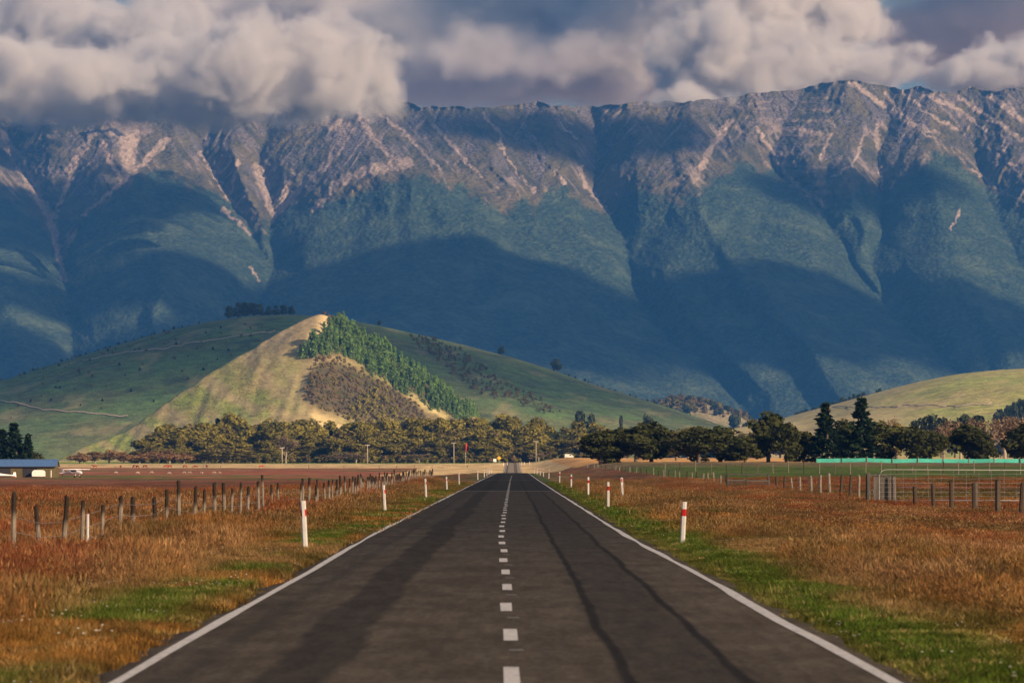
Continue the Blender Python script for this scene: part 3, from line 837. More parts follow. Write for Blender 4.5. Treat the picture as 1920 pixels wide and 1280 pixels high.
def tuft_mesh(name, mat, n, spread, h0, h1, w, lean, head=False):
    v = []; f = []
    for i in range(n):
        a = random.uniform(0, 6.283); r = spread * math.sqrt(random.random())
        bx, by = r * math.cos(a), r * math.sin(a)
        h = random.uniform(h0, h1); ya = random.uniform(0, 6.283); dx, dy = math.cos(ya), math.sin(ya)
        la = random.uniform(0, 6.283); ln = random.uniform(.1, 1) * lean * h; lx, ly = math.cos(la) * ln, math.sin(la) * ln
        ww = w * random.uniform(.7, 1.3); k = len(v)
        if head:     # thin stem with a broader seed head
            v += [(bx - dx * ww * .25, by - dy * ww * .25, -.03), (bx + dx * ww * .25, by + dy * ww * .25, -.03),
                  (bx + lx * .6, by + ly * .6, h * .72), (bx + lx * .8 - dx * ww, by + ly * .8 - dy * ww, h * .84), (bx + lx * .8 + dx * ww, by + ly * .8 + dy * ww, h * .84), (bx + lx * 1.1, by + ly * 1.1, h)]
            f += [(k, k + 1, k + 2), (k + 2, k + 3, k + 4), (k + 3, k + 4, k + 5)]
        else:
            v += [(bx - dx * ww, by - dy * ww, -.03), (bx + dx * ww, by + dy * ww, -.03), (bx + lx * .4 - dx * ww * .8, by + ly * .4 - dy * ww * .8, h * .55),
                  (bx + lx * .4 + dx * ww * .8, by + ly * .4 + dy * ww * .8, h * .55), (bx + lx, by + ly, h)]
            f += [(k, k + 1, k + 3), (k, k + 3, k + 2), (k + 2, k + 3, k + 4)]
    me = mesh_np(name, np.array(v), np.array(f), [mat], smooth=False)
    return me

def scatter(name, label, pts, idx, scl, tint, protos):
    """One object: tufts set on points by geometry nodes (nobody could count them)."""
    me = bpy.data.meshes.new(name)
    me.vertices.add(len(pts)); me.vertices.foreach_set('co', np.asarray(pts, np.float32).ravel())
    attr(me, 'tint', tint, 'FLOAT_VECTOR')
    attr(me, 'size', scl, 'FLOAT_VECTOR')
    a = me.attributes.new('pick', 'INT', 'POINT'); a.data.foreach_set('value', np.asarray(idx, np.int32))
    o = ob(name, me, kind='stuff', label=label)
    col = bpy.data.collections.new(name + '_sources')
    for i, p in enumerate(protos):
        col.objects.link(bpy.data.objects.new('%s_source_%02d' % (name, i), p))
    g = bpy.data.node_groups.new(name, 'GeometryNodeTree')
    g.interface.new_socket('Geometry', in_out='INPUT', socket_type='NodeSocketGeometry'); g.interface.new_socket('Geometry', in_out='OUTPUT', socket_type='NodeSocketGeometry')
    N = g.nodes.new; L = g.links.new
    gi = N('NodeGroupInput'); ci = N('GeometryNodeCollectionInfo'); ci.inputs['Collection'].default_value = col
    ci.inputs['Separate Children'].default_value = True; ci.inputs['Reset Children'].default_value = True
    ip = N('GeometryNodeInstanceOnPoints'); ip.inputs['Pick Instance'].default_value = True
    pk = N('GeometryNodeInputNamedAttribute'); pk.data_type = 'INT'; pk.inputs[0].default_value = 'pick'
    sz = N('GeometryNodeInputNamedAttribute'); sz.data_type = 'FLOAT_VECTOR'; sz.inputs[0].default_value = 'size'
    rv = N('FunctionNodeRandomValue'); rv.data_type = 'FLOAT_VECTOR'; rv.inputs[0].default_value = (-.08, -.08, 0); rv.inputs[1].default_value = (.08, .08, 6.283)
    L(gi.outputs[0], ip.inputs['Points']); L(ci.outputs[0], ip.inputs['Instance']); L(pk.outputs[0], ip.inputs['Instance Index'])
    L(sz.outputs[0], ip.inputs['Scale']); L(rv.outputs[0], ip.inputs['Rotation']); L(ip.outputs[0], N('NodeGroupOutput').inputs[0])
    o.modifiers.new('tufts', 'NODES').node_group = g
    return o

def make_grass():
    gm = grass_material()
    short = [tuft_mesh('short_tuft', gm, 22, .14, .06, .16, .007, .7) for _ in range(3)]
    mid = [tuft_mesh('meadow_tuft', gm, 22, .17, .08, .24, .006, .8) for _ in range(3)]
    tall = [tuft_mesh('tall_tuft', gm, 18, .17, .22, .50, .009, .45, True) for _ in range(3)]
    wmid = [tuft_mesh('wide_tuft', gm, 28, .45, .08, .24, .014, .8) for _ in range(3)]
    wtall = [tuft_mesh('wide_tall_tuft', gm, 28, .5, .22, .50, .018, .45, True) for _ in range(3)]
    def flower_mesh(n):
        v = []; f = []
        for _ in range(n):
            x, y, h, q = random.uniform(-.2, .2), random.uniform(-.2, .2), random.uniform(.12, .26), random.uniform(.012, .02); k = len(v)
            v += [(x - q, y, h), (x, y - q, h + .008), (x + q, y, h), (x, y + q, h + .008), (x, y, h + q)]
            f += [(k, k + 1, k + 4), (k + 1, k + 2, k + 4), (k + 2, k + 3, k + 4), (k + 3, k, k + 4)]
        return mesh_np('clover_heads', np.array(v), np.array(f), [gm], False)
    protos = short + mid + tall + wmid + wtall + [flower_mesh(4), flower_mesh(7)]
    P_, I_, S_, T_ = [], [], [], []
    #        y0   y1   per m2  wide
    for y0, y1, dens, wide in ((30, 60, 70, 0), (60, 110, 40, 0), (110, 200, 10, 1), (200, 420, 2.8, 1)):
        area = (y1 - y0) * 2 * (y1 * .125 + 1.5)
        n = int(area * dens)
        y = RNG.uniform(y0, y1, n); x = RNG.uniform(-1, 1, n) * (y1 * .125 + 1.5)
        keep = np.abs(x) < y * .125 + 1.5
        ax = np.abs(x - road_x(y))
        edge = 3.44 + (fbm(x * 0 + np.sign(x) * 9, y / 1.1, 3, 5) - .45) * .45
        keep &= ax > edge
        x, y, ax = x[keep], y[keep], ax[keep]
        hn = np.clip((fbm(x / 1.8, y / 5, 3, 101) - .5) * 1.7 + .5, 0, 1)
        # height class: short by the seal, tall towards and beyond the fences
        tallness = sstep(5.0, 8.6, ax + (hn - .5) * 5.0)
        tallness = tallness * sstep(4.7, 6.0, ax)
        r = RNG.random(len(x))
        cls = np.where(r < tallness * .8, 2, np.where(ax + (hn - .5) * 2.2 + (r - .5) * .6 < np.where(x > 0, 4.9, 4.8), 0, 1))
        pad = (x > 17.5) & (y > 150)
        cls = np.where(pad & (r < .9), 1, cls)
        k = RNG.integers(0, 3, len(x))
        idx = np.where(cls == 0, k, np.where(cls == 1, 3 + k, 6 + k)) if not wide else np.where(cls == 2, 12 + k, 9 + k)
        sc = RNG.uniform(.75, 1.25, len(x)) * (.75 + .6 * hn)
        sz = np.stack([RNG.uniform(.85, 1.2, len(x)), RNG.uniform(.85, 1.2, len(x)), sc], 1)
        if wide: sz[cls == 0, 2] *= .5
        sz[pad, 2] *= .7
        sz[:, 2] *= .78; sz[(cls == 0) & (x > 0), 2] *= .62; sz[x > 5, 2] *= .72; sz[(x > 9) & (x < 17.3), 2] *= .75
        t = grass_colour(x, y)
        t = t * (RNG.uniform(.6, 1.45, len(x))[:, None])
        q = RNG.random(len(x)); cl = fbm(x / .45, y / .9, 2, 141)
        t = mixc(t, np.array([.50, .36, .17]), (q < .13) * .7 * sstep(.4, .6, cl))
        t = mixc(t, np.array([.12, .075, .035]), ((q > .13) & (q < .22)) * .6)
        t = mixc(t, np.array([.13, .14, .035]), ((q > .25) & (q < .34)) * .7)
        t = t * (.85 + .5 * sstep(.3, .7, cl))[:, None]
        sz[(ax < 5.2) & (cls == 1), 2] *= .7
        fl = (RNG.random(len(x)) < .003) & (cls < 2)
        idx = np.where(fl, 15 + k % 2, idx)
        t[fl] = np.array([.72, .70, .62])
        tl = cls == 2
        t[tl] = lerp(t[tl], CG_PINK * 1.05, .22)
        P_.append(np.stack([x, y, ground_z(x, y)], 1)); I_.append(idx); S_.append(sz); T_.append(np.clip(t, .01, .8))
    scatter('meadow_grass', 'dry gold and rust meadow grass with green strips beside the road', np.concatenate(P_), np.concatenate(I_), np.concatenate(S_), np.concatenate(T_), protos)
make_grass()

# ================================================================== TREES
BARK = worn('grey_bark', (.13, .11, .09), .6, 2.0, .9, (1, 1, .2))
PALE_BARK = worn('pale_bark', (.30, .25, .20), .6, 2.0, .9, (1, 1, .2))
LEAF = {
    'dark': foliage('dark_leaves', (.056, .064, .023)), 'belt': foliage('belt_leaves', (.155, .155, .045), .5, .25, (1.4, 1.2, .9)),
    'gold': foliage('golden_leaves', (.16, .135, .045), .4), 'rust': foliage('rusty_leaves', (.24, .145, .07), .35), 'pine': foliage('plantation_needles', (.20, .32, .10), .4, .5, (1.1, 1.1, 1.0)),
    'conifer': foliage('conifer_needles', (.020, .036, .018)), 'scrub': foliage('scrub_leaves', (.20, .15, .07), .45), 'twig': foliage('bare_twigs', (.17, .125, .085), .35, .1),
    'blue': foliage('far_leaves', (.045, .058, .030)),
}

def leaves(blobs, n, size, rng, droop=0.0, shell=.55):
    """Leaf-clump faces spread through ellipsoids (centre, radii), thicker towards the outside."""
    w = np.array([r[0] * r[1] * r[2] for c, r in blobs]) ** .75
    pick = rng.choice(len(blobs), n, p=w / w.sum())
    C = np.array([c for c, r in blobs])[pick]; R = np.array([r for c, r in blobs])[pick]
    d = rng.normal(size=(n, 3)); d /= np.linalg.norm(d, axis=1)[:, None]
    rad = rng.uniform(shell ** 3, 1, n) ** (1 / 3) * rng.uniform(.85, 1.08, n)
    p = C + R * d * rad[:, None]
    nrm = d + rng.normal(size=(n, 3)) * .5; nrm /= np.linalg.norm(nrm, axis=1)[:, None]
    t = np.cross(nrm, rng.normal(size=(n, 3))); t /= np.linalg.norm(t, axis=1)[:, None] + 1e-9
    b = np.cross(nrm, t)
    s = size * rng.uniform(.6, 1.4, n)[:, None]
    e = rng.uniform(.5, 1.0, (n, 1))
    v = np.stack([p - t * s, p + b * s * e, p + t * s, p - b * s * e * .8], 1)
    v[:, 2, 2] -= droop * s[:, 0]
    f = np.arange(n * 4).reshape(n, 4)
    return v.reshape(-1, 3), f

def trunk_mesh(name, h, r, rng, limbs=5, mat=None, split=.3, reach=.35):
    p = Parts()
    pts = [(0, 0, -.4)]; x = y = 0
    for k in range(1, 6):
        x += rng.uniform(-.02, .02) * h; y += rng.uniform(-.02, .02) * h
        pts.append((x, y, h * k / 5))
    p.tube(pts, [r * 1.25, r, r * .85, r * .65, r * .4, r * .12], 7)
    for i in range(limbs):
        z = h * rng.uniform(split, .8); a = rng.uniform(0, 6.283); L = h * reach * rng.uniform(.6, 1.1)
        i0 = min(4, int(z / h * 5)); bx, by = pts[i0 + 1][0], pts[i0 + 1][1]
        p.tube([(bx * .7, by * .7, z), (bx + math.cos(a) * L * .5, by + math.sin(a) * L * .5, z + L * .45), (bx + math.cos(a) * L, by + math.sin(a) * L, z + L * .8)], [r * .45, r * .28, r * .08], 5)
    return p.mesh(name, mat or BARK, True)

def broad_proto(kind, seed, lobes=9, n=1500, size=.034, squat=1.0, low=.12, mat=None, trunkmat=None):
    """Unit-height broadleaf tree: tapered trunk with limbs, lobed crown. Returns (trunk, crown) meshes."""
    rng = np.random.default_rng(seed)
    bl = []
    for i in range(lobes):
        a = rng.uniform(0, 6.283); z = rng.uniform(low + .14, .86); rr = .27 * squat * math.sin(math.pi * min(.97, (z - low) / (1.02 - low)) ** .85) * rng.uniform(.45, 1.0)
        s = rng.uniform(.10, .19)
        bl.append(((math.cos(a) * rr, math.sin(a) * rr, z), (s * squat * 1.05, s * squat * 1.05, s * .9)))
    bl.append(((0, 0, .5), (.2 * squat, .2 * squat, .36)))
    bl.append(((rng.uniform(-.06, .06), 0, .88), (.1 * squat, .1 * squat, .11)))
    v, f = leaves(bl, n, size, rng)
    v[:, 2] = np.clip(v[:, 2], .03, 1.02)
    return trunk_mesh('trunk', .8, .028, rng, 6, trunkmat), mesh_np('crown', v, f, [mat or LEAF[kind]], False)

def conifer_proto(kind, seed, tiers=16, n=1500, width=.24, size=.03, low=.06, mat=None):
    rng = np.random.default_rng(seed)
    V = []; 
    per = n // tiers
    for i in range(tiers):
        z = low + (1 - low) * (i / tiers) ** .95
        w = width * (1 - (z - low) / (1.03 - low)) ** .85 * rng.uniform(.8, 1.15)
        nb = rng.integers(6, 10)
        for b in range(nb):
            a = rng.uniform(0, 6.283); L = w * rng.uniform(.7, 1.15)
            m = max(3, int(per / nb))
            t = rng.uniform(.08, 1, m) ** .8
            x = np.cos(a) * L * t; y = np.sin(a) * L * t; zz = z + t * L * .12 - (t ** 2) * L * .22 + rng.normal(0, .006, m)
            p = np.stack([x, y, zz], 1) + rng.normal(0, .012, (m, 3))
            d = np.array([math.cos(a), math.sin(a), -.15]); d = d[None] + rng.normal(0, .45, (m, 3)); d /= np.linalg.norm(d, axis=1)[:, None]
            q = np.cross(d, rng.normal(size=(m, 3))); q /= np.linalg.norm(q, axis=1)[:, None]
            s = size * rng.uniform(.6, 1.4, (m, 1))
            V.append(np.stack([p - d * s, p + q * s * .55, p + d * s * 1.1, p - q * s * .55], 1).reshape(-1, 3))
    v = np.concatenate(V); f = np.arange(len(v)).reshape(-1, 4)
    return trunk_mesh('trunk', .95, .02, rng, 0), mesh_np('crown', v, f, [mat or LEAF[kind]], False)

def twiggy_proto(seed, mat, n=1100):
    """Nearly bare tree: visible limbs and a loose haze of twigs."""
    rng = np.random.default_rng(seed)
    bl = [((rng.uniform(-.22, .22), rng.uniform(-.22, .22), rng.uniform(.45, .85)), (rng.uniform(.1, .18),) * 3) for _ in range(9)]
    v, f = leaves(bl, n, .022, rng, 0, .2)
    return trunk_mesh('trunk', .85, .026, rng, 12, PALE_BARK, .2, .42), mesh_np('crown', v, f, [mat], False)

PROTO = {
    'dark': [broad_proto('dark', s, 15, 2600, .034, 1.05, -.04) for s in (1, 2, 3, 4)],
    'belt': [broad_proto('belt', s, 15, 2600, .030, .85, 0.0) for s in (11, 12, 13, 14, 15)],
    'gold': [broad_proto('gold', s, 10, 1300, .036, 1.0) for s in (21, 22, 23)],
    'rust': [broad_proto('rust', s, 9, 900, .045, 1.25, .22, None, PALE_BARK) for s in (31, 32, 33)],
    'conifer': [conifer_proto('conifer', s, 18, 2200, .25, .034) for s in (41, 42, 43)],
    'pine': [conifer_proto('pine', s, 10, 190, .20, .07, .04) for s in (51, 52, 53)],
    'scrub': [broad_proto('scrub', s, 5, 90, .12, 1.4, .0) for s in (61, 62, 63)],
    'green_scrub': [broad_proto('belt', s, 5, 110, .12, 1.3, .0) for s in (64, 65)],
    'twig': [twiggy_proto(s, LEAF['twig']) for s in (71, 72, 73)],
    'blue': [broad_proto('blue', s, 9, 600, .06, 1.15, .04) for s in (81, 82, 83)],
}
_joined = {}
def joined(kind, i):
    """Trunk and crown of a prototype in one mesh, for trees too small in the picture to show parts."""
    if (kind, i) not in _joined:
        t, c = PROTO[kind][i]
        tv = np.array([v.co for v in t.vertices]); cv = np.zeros(len(c.vertices) * 3, np.float32); c.vertices.foreach_get('co', cv); cv = cv.reshape(-1, 3)
        tf = [np.array([list(p.vertices)]) for p in t.polygons if len(p.vertices) == 4]
        tf = np.concatenate(tf); cf = np.arange(len(cv)).reshape(-1, 4) + len(tv)
        _joined[(kind, i)] = mesh_np('tree', np.concatenate([tv, cv]), np.concatenate([tf, cf]), [t.materials[0], c.materials[0]], False, [0] * len(tf) + [1] * len(cf))
    return _joined[(kind, i)]

def tree(name, kind, loc, h, w=1.0, label=None, group=None, i=None, parts=True, cat='tree'):
    i = random.randrange(len(PROTO[kind])) if i is None else i % len(PROTO[kind])
    rz = random.uniform(0, 6.283)
    if parts:
        o = thing(name, label, cat, loc, rz, group)
        ob('trunk', PROTO[kind][i][0], o); ob('crown', PROTO[kind][i][1], o)
    else:
        o = ob(name, joined(kind, i), None, loc, rz, label=label, category=cat, group=group)
    o.scale = (h * w, h * w, h)
    return o

def gz(x, y):
    return float(ground_z(np.array([x]), np.array([y]))[0])

def px_tree(name, kind, u, top, D, wpx, label, group=None, base=None, parts=True, i=None, hfun=gz):
    """A tree at D metres whose top stands at row top and whose crown is wpx wide in the photograph."""
    x = (u - 960) / F * D
    z = float(hfun(x, D)) if base is None else P(u, base, D).z
    h = P(u, top, D).z - z
    natural = {'dark': .46, 'belt': .44, 'gold': .50, 'rust': .72, 'conifer': .42, 'twig': .62, 'blue': .66, 'pine': .4, 'scrub': 1.0, 'green_scrub': 1.0}[kind]
    return tree(name, kind, (x, D, z), h, (wpx / F * D) / (h * natural), label, group, i, parts)

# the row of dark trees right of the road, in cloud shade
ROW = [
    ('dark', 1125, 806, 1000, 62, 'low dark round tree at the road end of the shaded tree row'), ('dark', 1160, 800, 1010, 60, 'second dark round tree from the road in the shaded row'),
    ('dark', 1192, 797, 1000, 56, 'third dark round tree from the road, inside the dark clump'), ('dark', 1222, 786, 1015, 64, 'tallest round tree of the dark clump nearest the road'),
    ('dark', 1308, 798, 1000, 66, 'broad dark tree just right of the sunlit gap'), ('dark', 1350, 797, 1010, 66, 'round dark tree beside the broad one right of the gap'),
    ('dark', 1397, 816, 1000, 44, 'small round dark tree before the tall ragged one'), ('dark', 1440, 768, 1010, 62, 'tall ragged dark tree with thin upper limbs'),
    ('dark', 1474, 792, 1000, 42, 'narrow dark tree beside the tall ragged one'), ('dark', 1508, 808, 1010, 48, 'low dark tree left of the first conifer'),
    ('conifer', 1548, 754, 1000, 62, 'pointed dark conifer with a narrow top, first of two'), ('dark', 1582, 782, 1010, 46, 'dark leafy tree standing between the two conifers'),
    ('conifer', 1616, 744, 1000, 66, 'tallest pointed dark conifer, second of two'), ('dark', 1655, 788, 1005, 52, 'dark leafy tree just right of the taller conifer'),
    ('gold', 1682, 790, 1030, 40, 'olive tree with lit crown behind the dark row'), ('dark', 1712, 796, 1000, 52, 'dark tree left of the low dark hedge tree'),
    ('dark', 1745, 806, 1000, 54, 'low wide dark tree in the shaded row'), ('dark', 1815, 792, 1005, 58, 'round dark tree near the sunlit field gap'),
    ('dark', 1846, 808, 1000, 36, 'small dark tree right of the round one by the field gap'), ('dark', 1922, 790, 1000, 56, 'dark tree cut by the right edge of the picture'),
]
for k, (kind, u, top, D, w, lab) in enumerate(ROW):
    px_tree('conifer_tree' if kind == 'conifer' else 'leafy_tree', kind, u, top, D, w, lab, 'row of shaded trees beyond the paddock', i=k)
# pale, half bare and golden trees behind that row
for k, (kind, u, top, D, w, lab) in enumerate([
        ('gold', 1268, 806, 1350, 44, 'small golden tree standing in the gap of the dark row'), ('gold', 1290, 800, 1500, 40, 'golden tree behind the gap, right of the small one'),
        ('twig', 1668, 776, 1250, 34, 'slim half bare tree showing above the dark row'), ('twig', 1770, 790, 1250, 50, 'half bare brown tree behind the low dark trees'),
        ('twig', 1800, 775, 1300, 60, 'bare brown tree lit on its crown beside the grey green trees'), ('twig', 1850, 778, 1250, 56, 'bare pale tree left of the brown crowned ones'),
        ('twig', 1885, 772, 1280, 60, 'bare brown tree with a rounded crown near the picture edge'), ('twig', 1925, 768, 1260, 60, 'bare brown tree at the picture edge above the dark tree')]):
    px_tree('bare_tree' if kind == 'twig' else 'golden_tree', kind, u, top, D, w, lab, 'pale trees behind the shaded row', i=k)
for k, u in enumerate((1745, 1765, 1790, 1812, 1836, 1712)):
    px_tree('leafy_tree', 'blue', u, 772 + 6 * (k % 3), 1900 + 20 * k, 44, 'grey green tree in the distant clump below the dry hill', 'grey green trees below the dry hill')
# conifers behind the shed
for k, (u, top, w, lab) in enumerate(((4, 804, 56, 'dark conifer at the picture edge behind the shed'), (27, 792, 58, 'tallest dark conifer behind the blue roofed shed'), (52, 812, 40, 'smaller dark conifer right of the tallest behind the shed'))):
    px_tree('conifer_tree', 'conifer', u, top, 1190, w, lab, 'conifers behind the shed', i=k)
px_tree('shrub', 'dark', 68, 846, 1190, 30, 'dark shrub beside the conifers behind the shed', None)

# the belt of trees along the foot of the hill
BELT = 'dense tree belt along the foot of the hill'
btop = lambda u: float(np.interp(u, [240, 260, 300, 420, 500, 600, 640, 740, 860, 960, 1060, 1120, 1300, 1500], [836, 806, 798, 782, 788, 793, 791, 787, 782, 787, 793, 800, 806, 812]))
bi = 0
for row, (D, step, dy) in enumerate(((2190, 23, 40), (2210, 18, 24), (2250, 18, 9), (2300, 17, 0))):
    u = 262 + row * 9
    while u < 1130:
        kd = random.choices(['belt', 'dark', 'gold', 'twig', 'conifer'], [80, 5, 11, 1, 3])[0]
        px_tree('belt_tree', kd, u, btop(u) + dy + random.uniform(-12, 13) - (7 if kd == 'conifer' else 0), D + random.uniform(-12, 12), random.uniform(32, 54) * (.6 if kd == 'conifer' else 1),
                {'belt': 'mixed green tree in the dense belt below the pointed hill', 'dark': 'dark green tree in the dense belt below the pointed hill', 'gold': 'golden green tree in the dense belt below the pointed hill',
                 'twig': 'half bare brown tree in the dense belt below the pointed hill', 'conifer': 'pointed dark conifer in the dense belt below the pointed hill'}[kd], BELT)
        u += step * random.uniform(.75, 1.3)
u = 1120
while u < 1530:
    px_tree('golden_tree', random.choice(['gold', 'belt', 'gold']), u, btop(u) + random.uniform(-6, 14), 2240 + random.uniform(-40, 60), random.uniform(34, 52), 'golden green tree in the lit belt behind the dark row', 'lit belt right of the road')
    u += random.uniform(15, 26)
for k, (u, top, w) in enumerate(((150, 848, 40), (178, 846, 38), (205, 842, 44), (232, 846, 40), (262, 848, 42), (290, 846, 40), (318, 842, 44), (345, 848, 42), (372, 850, 40), (158, 852, 30), (248, 852, 34), (332, 852, 34))):
    px_tree('rusty_tree', 'rust', u, top, 2120 + 18 * (k % 3), w, 'rust brown bushy tree with pale stems in the low row left of the belt', 'rusty trees beside the straw field')
for u, top, w, lab in ((392, 838, 40, 'yellow green tree leading the front of the belt'), (418, 832, 44, 'tallest yellow green tree in front of the dark belt'), (445, 842, 34, 'small yellow green tree right of the tallest'), (470, 846, 34, 'low yellow green tree near the first power pole')):
    px_tree('golden_tree', 'gold', u, top, 2150, w, lab, 'yellow green trees before the belt')
for u, top, w, lab in ((536, 812, 46, 'brown crowned tree beside the first power pole'), (640, 846, 52, 'bare brown thicket left of the second power pole'), (785, 848, 54, 'bare brown thicket left of the third power pole'), (1010, 846, 26, 'small brown bush beside the road end power pole'), (668, 848, 40, 'pale brown bush next to the second power pole')):
    px_tree('bare_tree', 'twig', u, top, 2160, w, lab, 'bare thickets before the belt')

# trees on the hills
for k, u in enumerate((432, 446, 460, 474, 488, 503, 518, 532, 546)):
    x = (u - 960) / F * 4470; z = float(back_z(x, 4470))
    tree('leafy_tree', 'blue', (x, 4470, z - 1), (870 - [572, 567, 565, 566, 569, 574, 572, 570, 573][k]) / F * 4470 + CAMZ - z + 1, 1.2, 'dark round tree in the clump on the crest of the green hill', 'clump on the hill crest', parts=False)
for u, base, top, lab in ((941, 668, 648, 'lone round dark tree on the falling green ridge'), (1042, 702, 671, 'larger lone dark tree lower on the green ridge'), (712, 611, 600, 'tiny lone dark tree on the ridge behind the plantation'), (325, 622, 611, 'small dark shrub on the skyline of the green hill')):
    x = (u - 960) / F * 4480; z = float(back_z(x, 4480))
    h = (870 - top) / F * 4480 + CAMZ - z
    tree('leafy_tree', 'blue', (x, 4480, z), h, 1.25, lab, None, parts=False)
for u, top, w, D, lab in ((1212, 772, 24, 3200, 'lone blue green tree below the falling green slope'), (1090, 764, 34, 2900, 'dark tree showing above the middle of the belt'), (1110, 770, 24, 2900, 'slim dark tree beside the one above the belt'), (1165, 778, 12, 3100, 'tiny dark tree left of the lone blue green one'),
                          (1375, 776, 40, 4600, 'blue green tree at the foot of the brown knoll'), (1402, 786, 40, 4000, 'dark bluish tree left of the dry hill toe'), (1430, 790, 40, 3800, 'dark bluish tree at the dry hill toe')):
    px_tree('leafy_tree', 'blue', u, top, D, w, lab, parts=False)
for k in range(16):
    u = 1868 + 4.2 * k; D = 3050 + 30 * (k % 3)
    px_tree('leafy_tree', 'blue', u, 772 - k * 2.2 + random.uniform(-3, 3), D, 30, 'dark tree in the stand at the right end of the dry hill', 'dark stand by the dry hill', parts=False)
for k in range(26):
    u = 1492 + 7.2 * k + random.uniform(-2, 2); D = 4120
    px_tree('leafy_tree', 'blue', u, float(np.interp(u, [1490, 1550, 1680], [776, 752, 721])) + random.uniform(-3, 5), D, 14, 'grey green tree in the fringe behind the dry hill skyline', 'fringe behind the dry hill', parts=False, base=float(np.interp(u, [1490, 1550, 1680], [800, 790, 765])))

# plantation, scrub and bushes
def on_hill(poly, fz, x0, x1, y0, y1, n, gap):
    """Points of a hill surface that show inside a patch, roughly evenly spaced."""
    x = RNG.uniform(x0, x1, n); y = RNG.uniform(y0, y1, n); z = fz(x, y)
    u, v = proj(x, y, z)
    m = in_poly(u + (fbm(x / 9, y / 9, 2, 7) - .5) * 26, v + (fbm(x / 9, y / 9, 2, 9) - .5) * 18, poly)
    x, y, z = x[m], y[m], z[m]
    cell = {}
    out = []
    for p in zip(x, y, z):
        key = (int(p[0] // gap), int(p[1] // gap))
        if key in cell: continue
        cell[key] = 1; out.append(p)
    return out

pts = on_hill(PINES, cone_z, CONE_X - 60, CONE_X + 220, CONE_D - 290, CONE_D + 30, 90000, 3.7)
pts.sort(key=lambda p: p[1])
rest_v, rest_f, nv = [], [], 0
for k, p in enumerate(pts):
    lane = vnoise(np.array([(p[0] + .9 * (p[1] - CONE_D) * .3) / 26]), np.array([p[2] / 90]), 5)[0]
    h = 11.5 * random.uniform(.75, 1.25)
    pu, pv = proj(*p); nb = pv - .575 * pu + 6 * math.sin(pu / 23)
    if lane < .15 or min(abs(nb - 267), abs(nb - 236), abs(nb - 297)) < 4.5: h *= .5
    if k < 290:
        tree('plantation_pine', 'pine', (p[0], p[1], p[2] - .3), h, random.uniform(1.0, 1.35), 'young bright green pine in the plantation on the pointed hill', 'pine plantation on the pointed hill', parts=False)
    else:
        c = PROTO['pine'][k % 3][1]; a = np.zeros(len(c.vertices) * 3, np.float32); c.vertices.foreach_get('co', a); a = a.reshape(-1, 3) * h
        an = random.uniform(0, 6.283); ca, sa = math.cos(an), math.sin(an)
        a = np.stack([a[:, 0] * ca - a[:, 1] * sa, a[:, 0] * sa + a[:, 1] * ca, a[:, 2]], 1) + np.array(p)
        rest_v.append(a); rest_f.append(np.arange(len(a)).reshape(-1, 4) + nv); nv += len(a)
if rest_v:
    ob('pine_forest', mesh_np('pine_forest', np.concatenate(rest_v), np.concatenate(rest_f), [LEAF['pine']], False), kind='stuff', label='upper mass of the bright green pine plantation on the pointed hill')

def bush_mass(name, label, spots, kinds, h0, h1):
    V, FF, n = {}, {}, {}
    vs, fs, mi, off = [], [], [], 0
    mats = []
    for k, p in enumerate(spots):
        kd = random.choice(kinds); c = random.choice(PROTO[kd])[1]
        if c.materials[0] not in mats: mats.append(c.materials[0])
        a = np.zeros(len(c.vertices) * 3, np.float32); c.vertices.foreach_get('co', a); a = a.reshape(-1, 3)
        h = random.uniform(h0, h1); w = h * random.uniform(1.0, 1.5)
        vs.append(a * np.array([w, w, h]) + np.array(p) - np.array([0, 0, h * .1])); f = np.arange(len(a)).reshape(-1, 4) + off
        fs.append(f); mi += [mats.index(c.materials[0])] * len(f); off += len(a)
    ob(name, mesh_np(name, np.concatenate(vs), np.concatenate(fs), mats, False, mi), kind='stuff', label=label)

bush_mass('scrub_undergrowth', 'brown scrub covering the flank below the plantation', on_hill(SCRUB, cone_z, CONE_X - 60, CONE_X + 160, CONE_D - 300, CONE_D, 30000, 3.1), ['scrub', 'scrub', 'scrub', 'green_scrub'], 1.6, 3.8)
bush_mass('summit_undergrowth', 'scrub on the crown of the pointed hill', on_hill([(606, 588), (640, 592), (680, 606), (720, 622), (690, 628), (650, 616), (622, 606)], cone_z, CONE_X - 40, CONE_X + 120, CONE_D - 120, CONE_D + 20, 6000, 4.5), ['scrub', 'green_scrub'], 2, 4)
bush_mass('toe_undergrowth', 'dark green bushes at the foot of the plantation', on_hill([(655, 748), (700, 740), (740, 760), (840, 762), (930, 762), (960, 800), (660, 800)], cone_z, CONE_X - 60, CONE_X + 240, CONE_D - 330, CONE_D - 60, 9000, 7), ['green_scrub'], 5, 9)
bush_mass('gully_undergrowth', 'dark scrub in the folds of the green hill', on_hill([(770, 632), (850, 655), (900, 690), (930, 715), (1000, 745), (1050, 775), (1020, 780), (960, 750), (900, 735), (840, 690), (790, 650)], back_z, -160, 90, 3870, 4500, 20000, 9), ['green_scrub', 'scrub', 'scrub'], 2, 5)
bush_mass('hill_undergrowth', 'scattered dark shrubs on the left side of the green hill', [p for p in on_hill([(0, 700), (300, 630), (520, 600), (540, 640), (300, 760), (0, 790)], back_z, -600, -180, 3900, 4490, 260, 9)], ['blue', 'green_scrub'], 1.5, 4)
bush_mass('ridge_undergrowth', 'thin dark shrubs along the skyline of the green hill', [(x, 4470, float(back_z(x, 4470))) for x in np.concatenate([np.linspace(-500, -330, 26), np.linspace(40, 190, 22)]) + RNG.uniform(-4, 4, 48)], ['blue'], 1.5, 4)
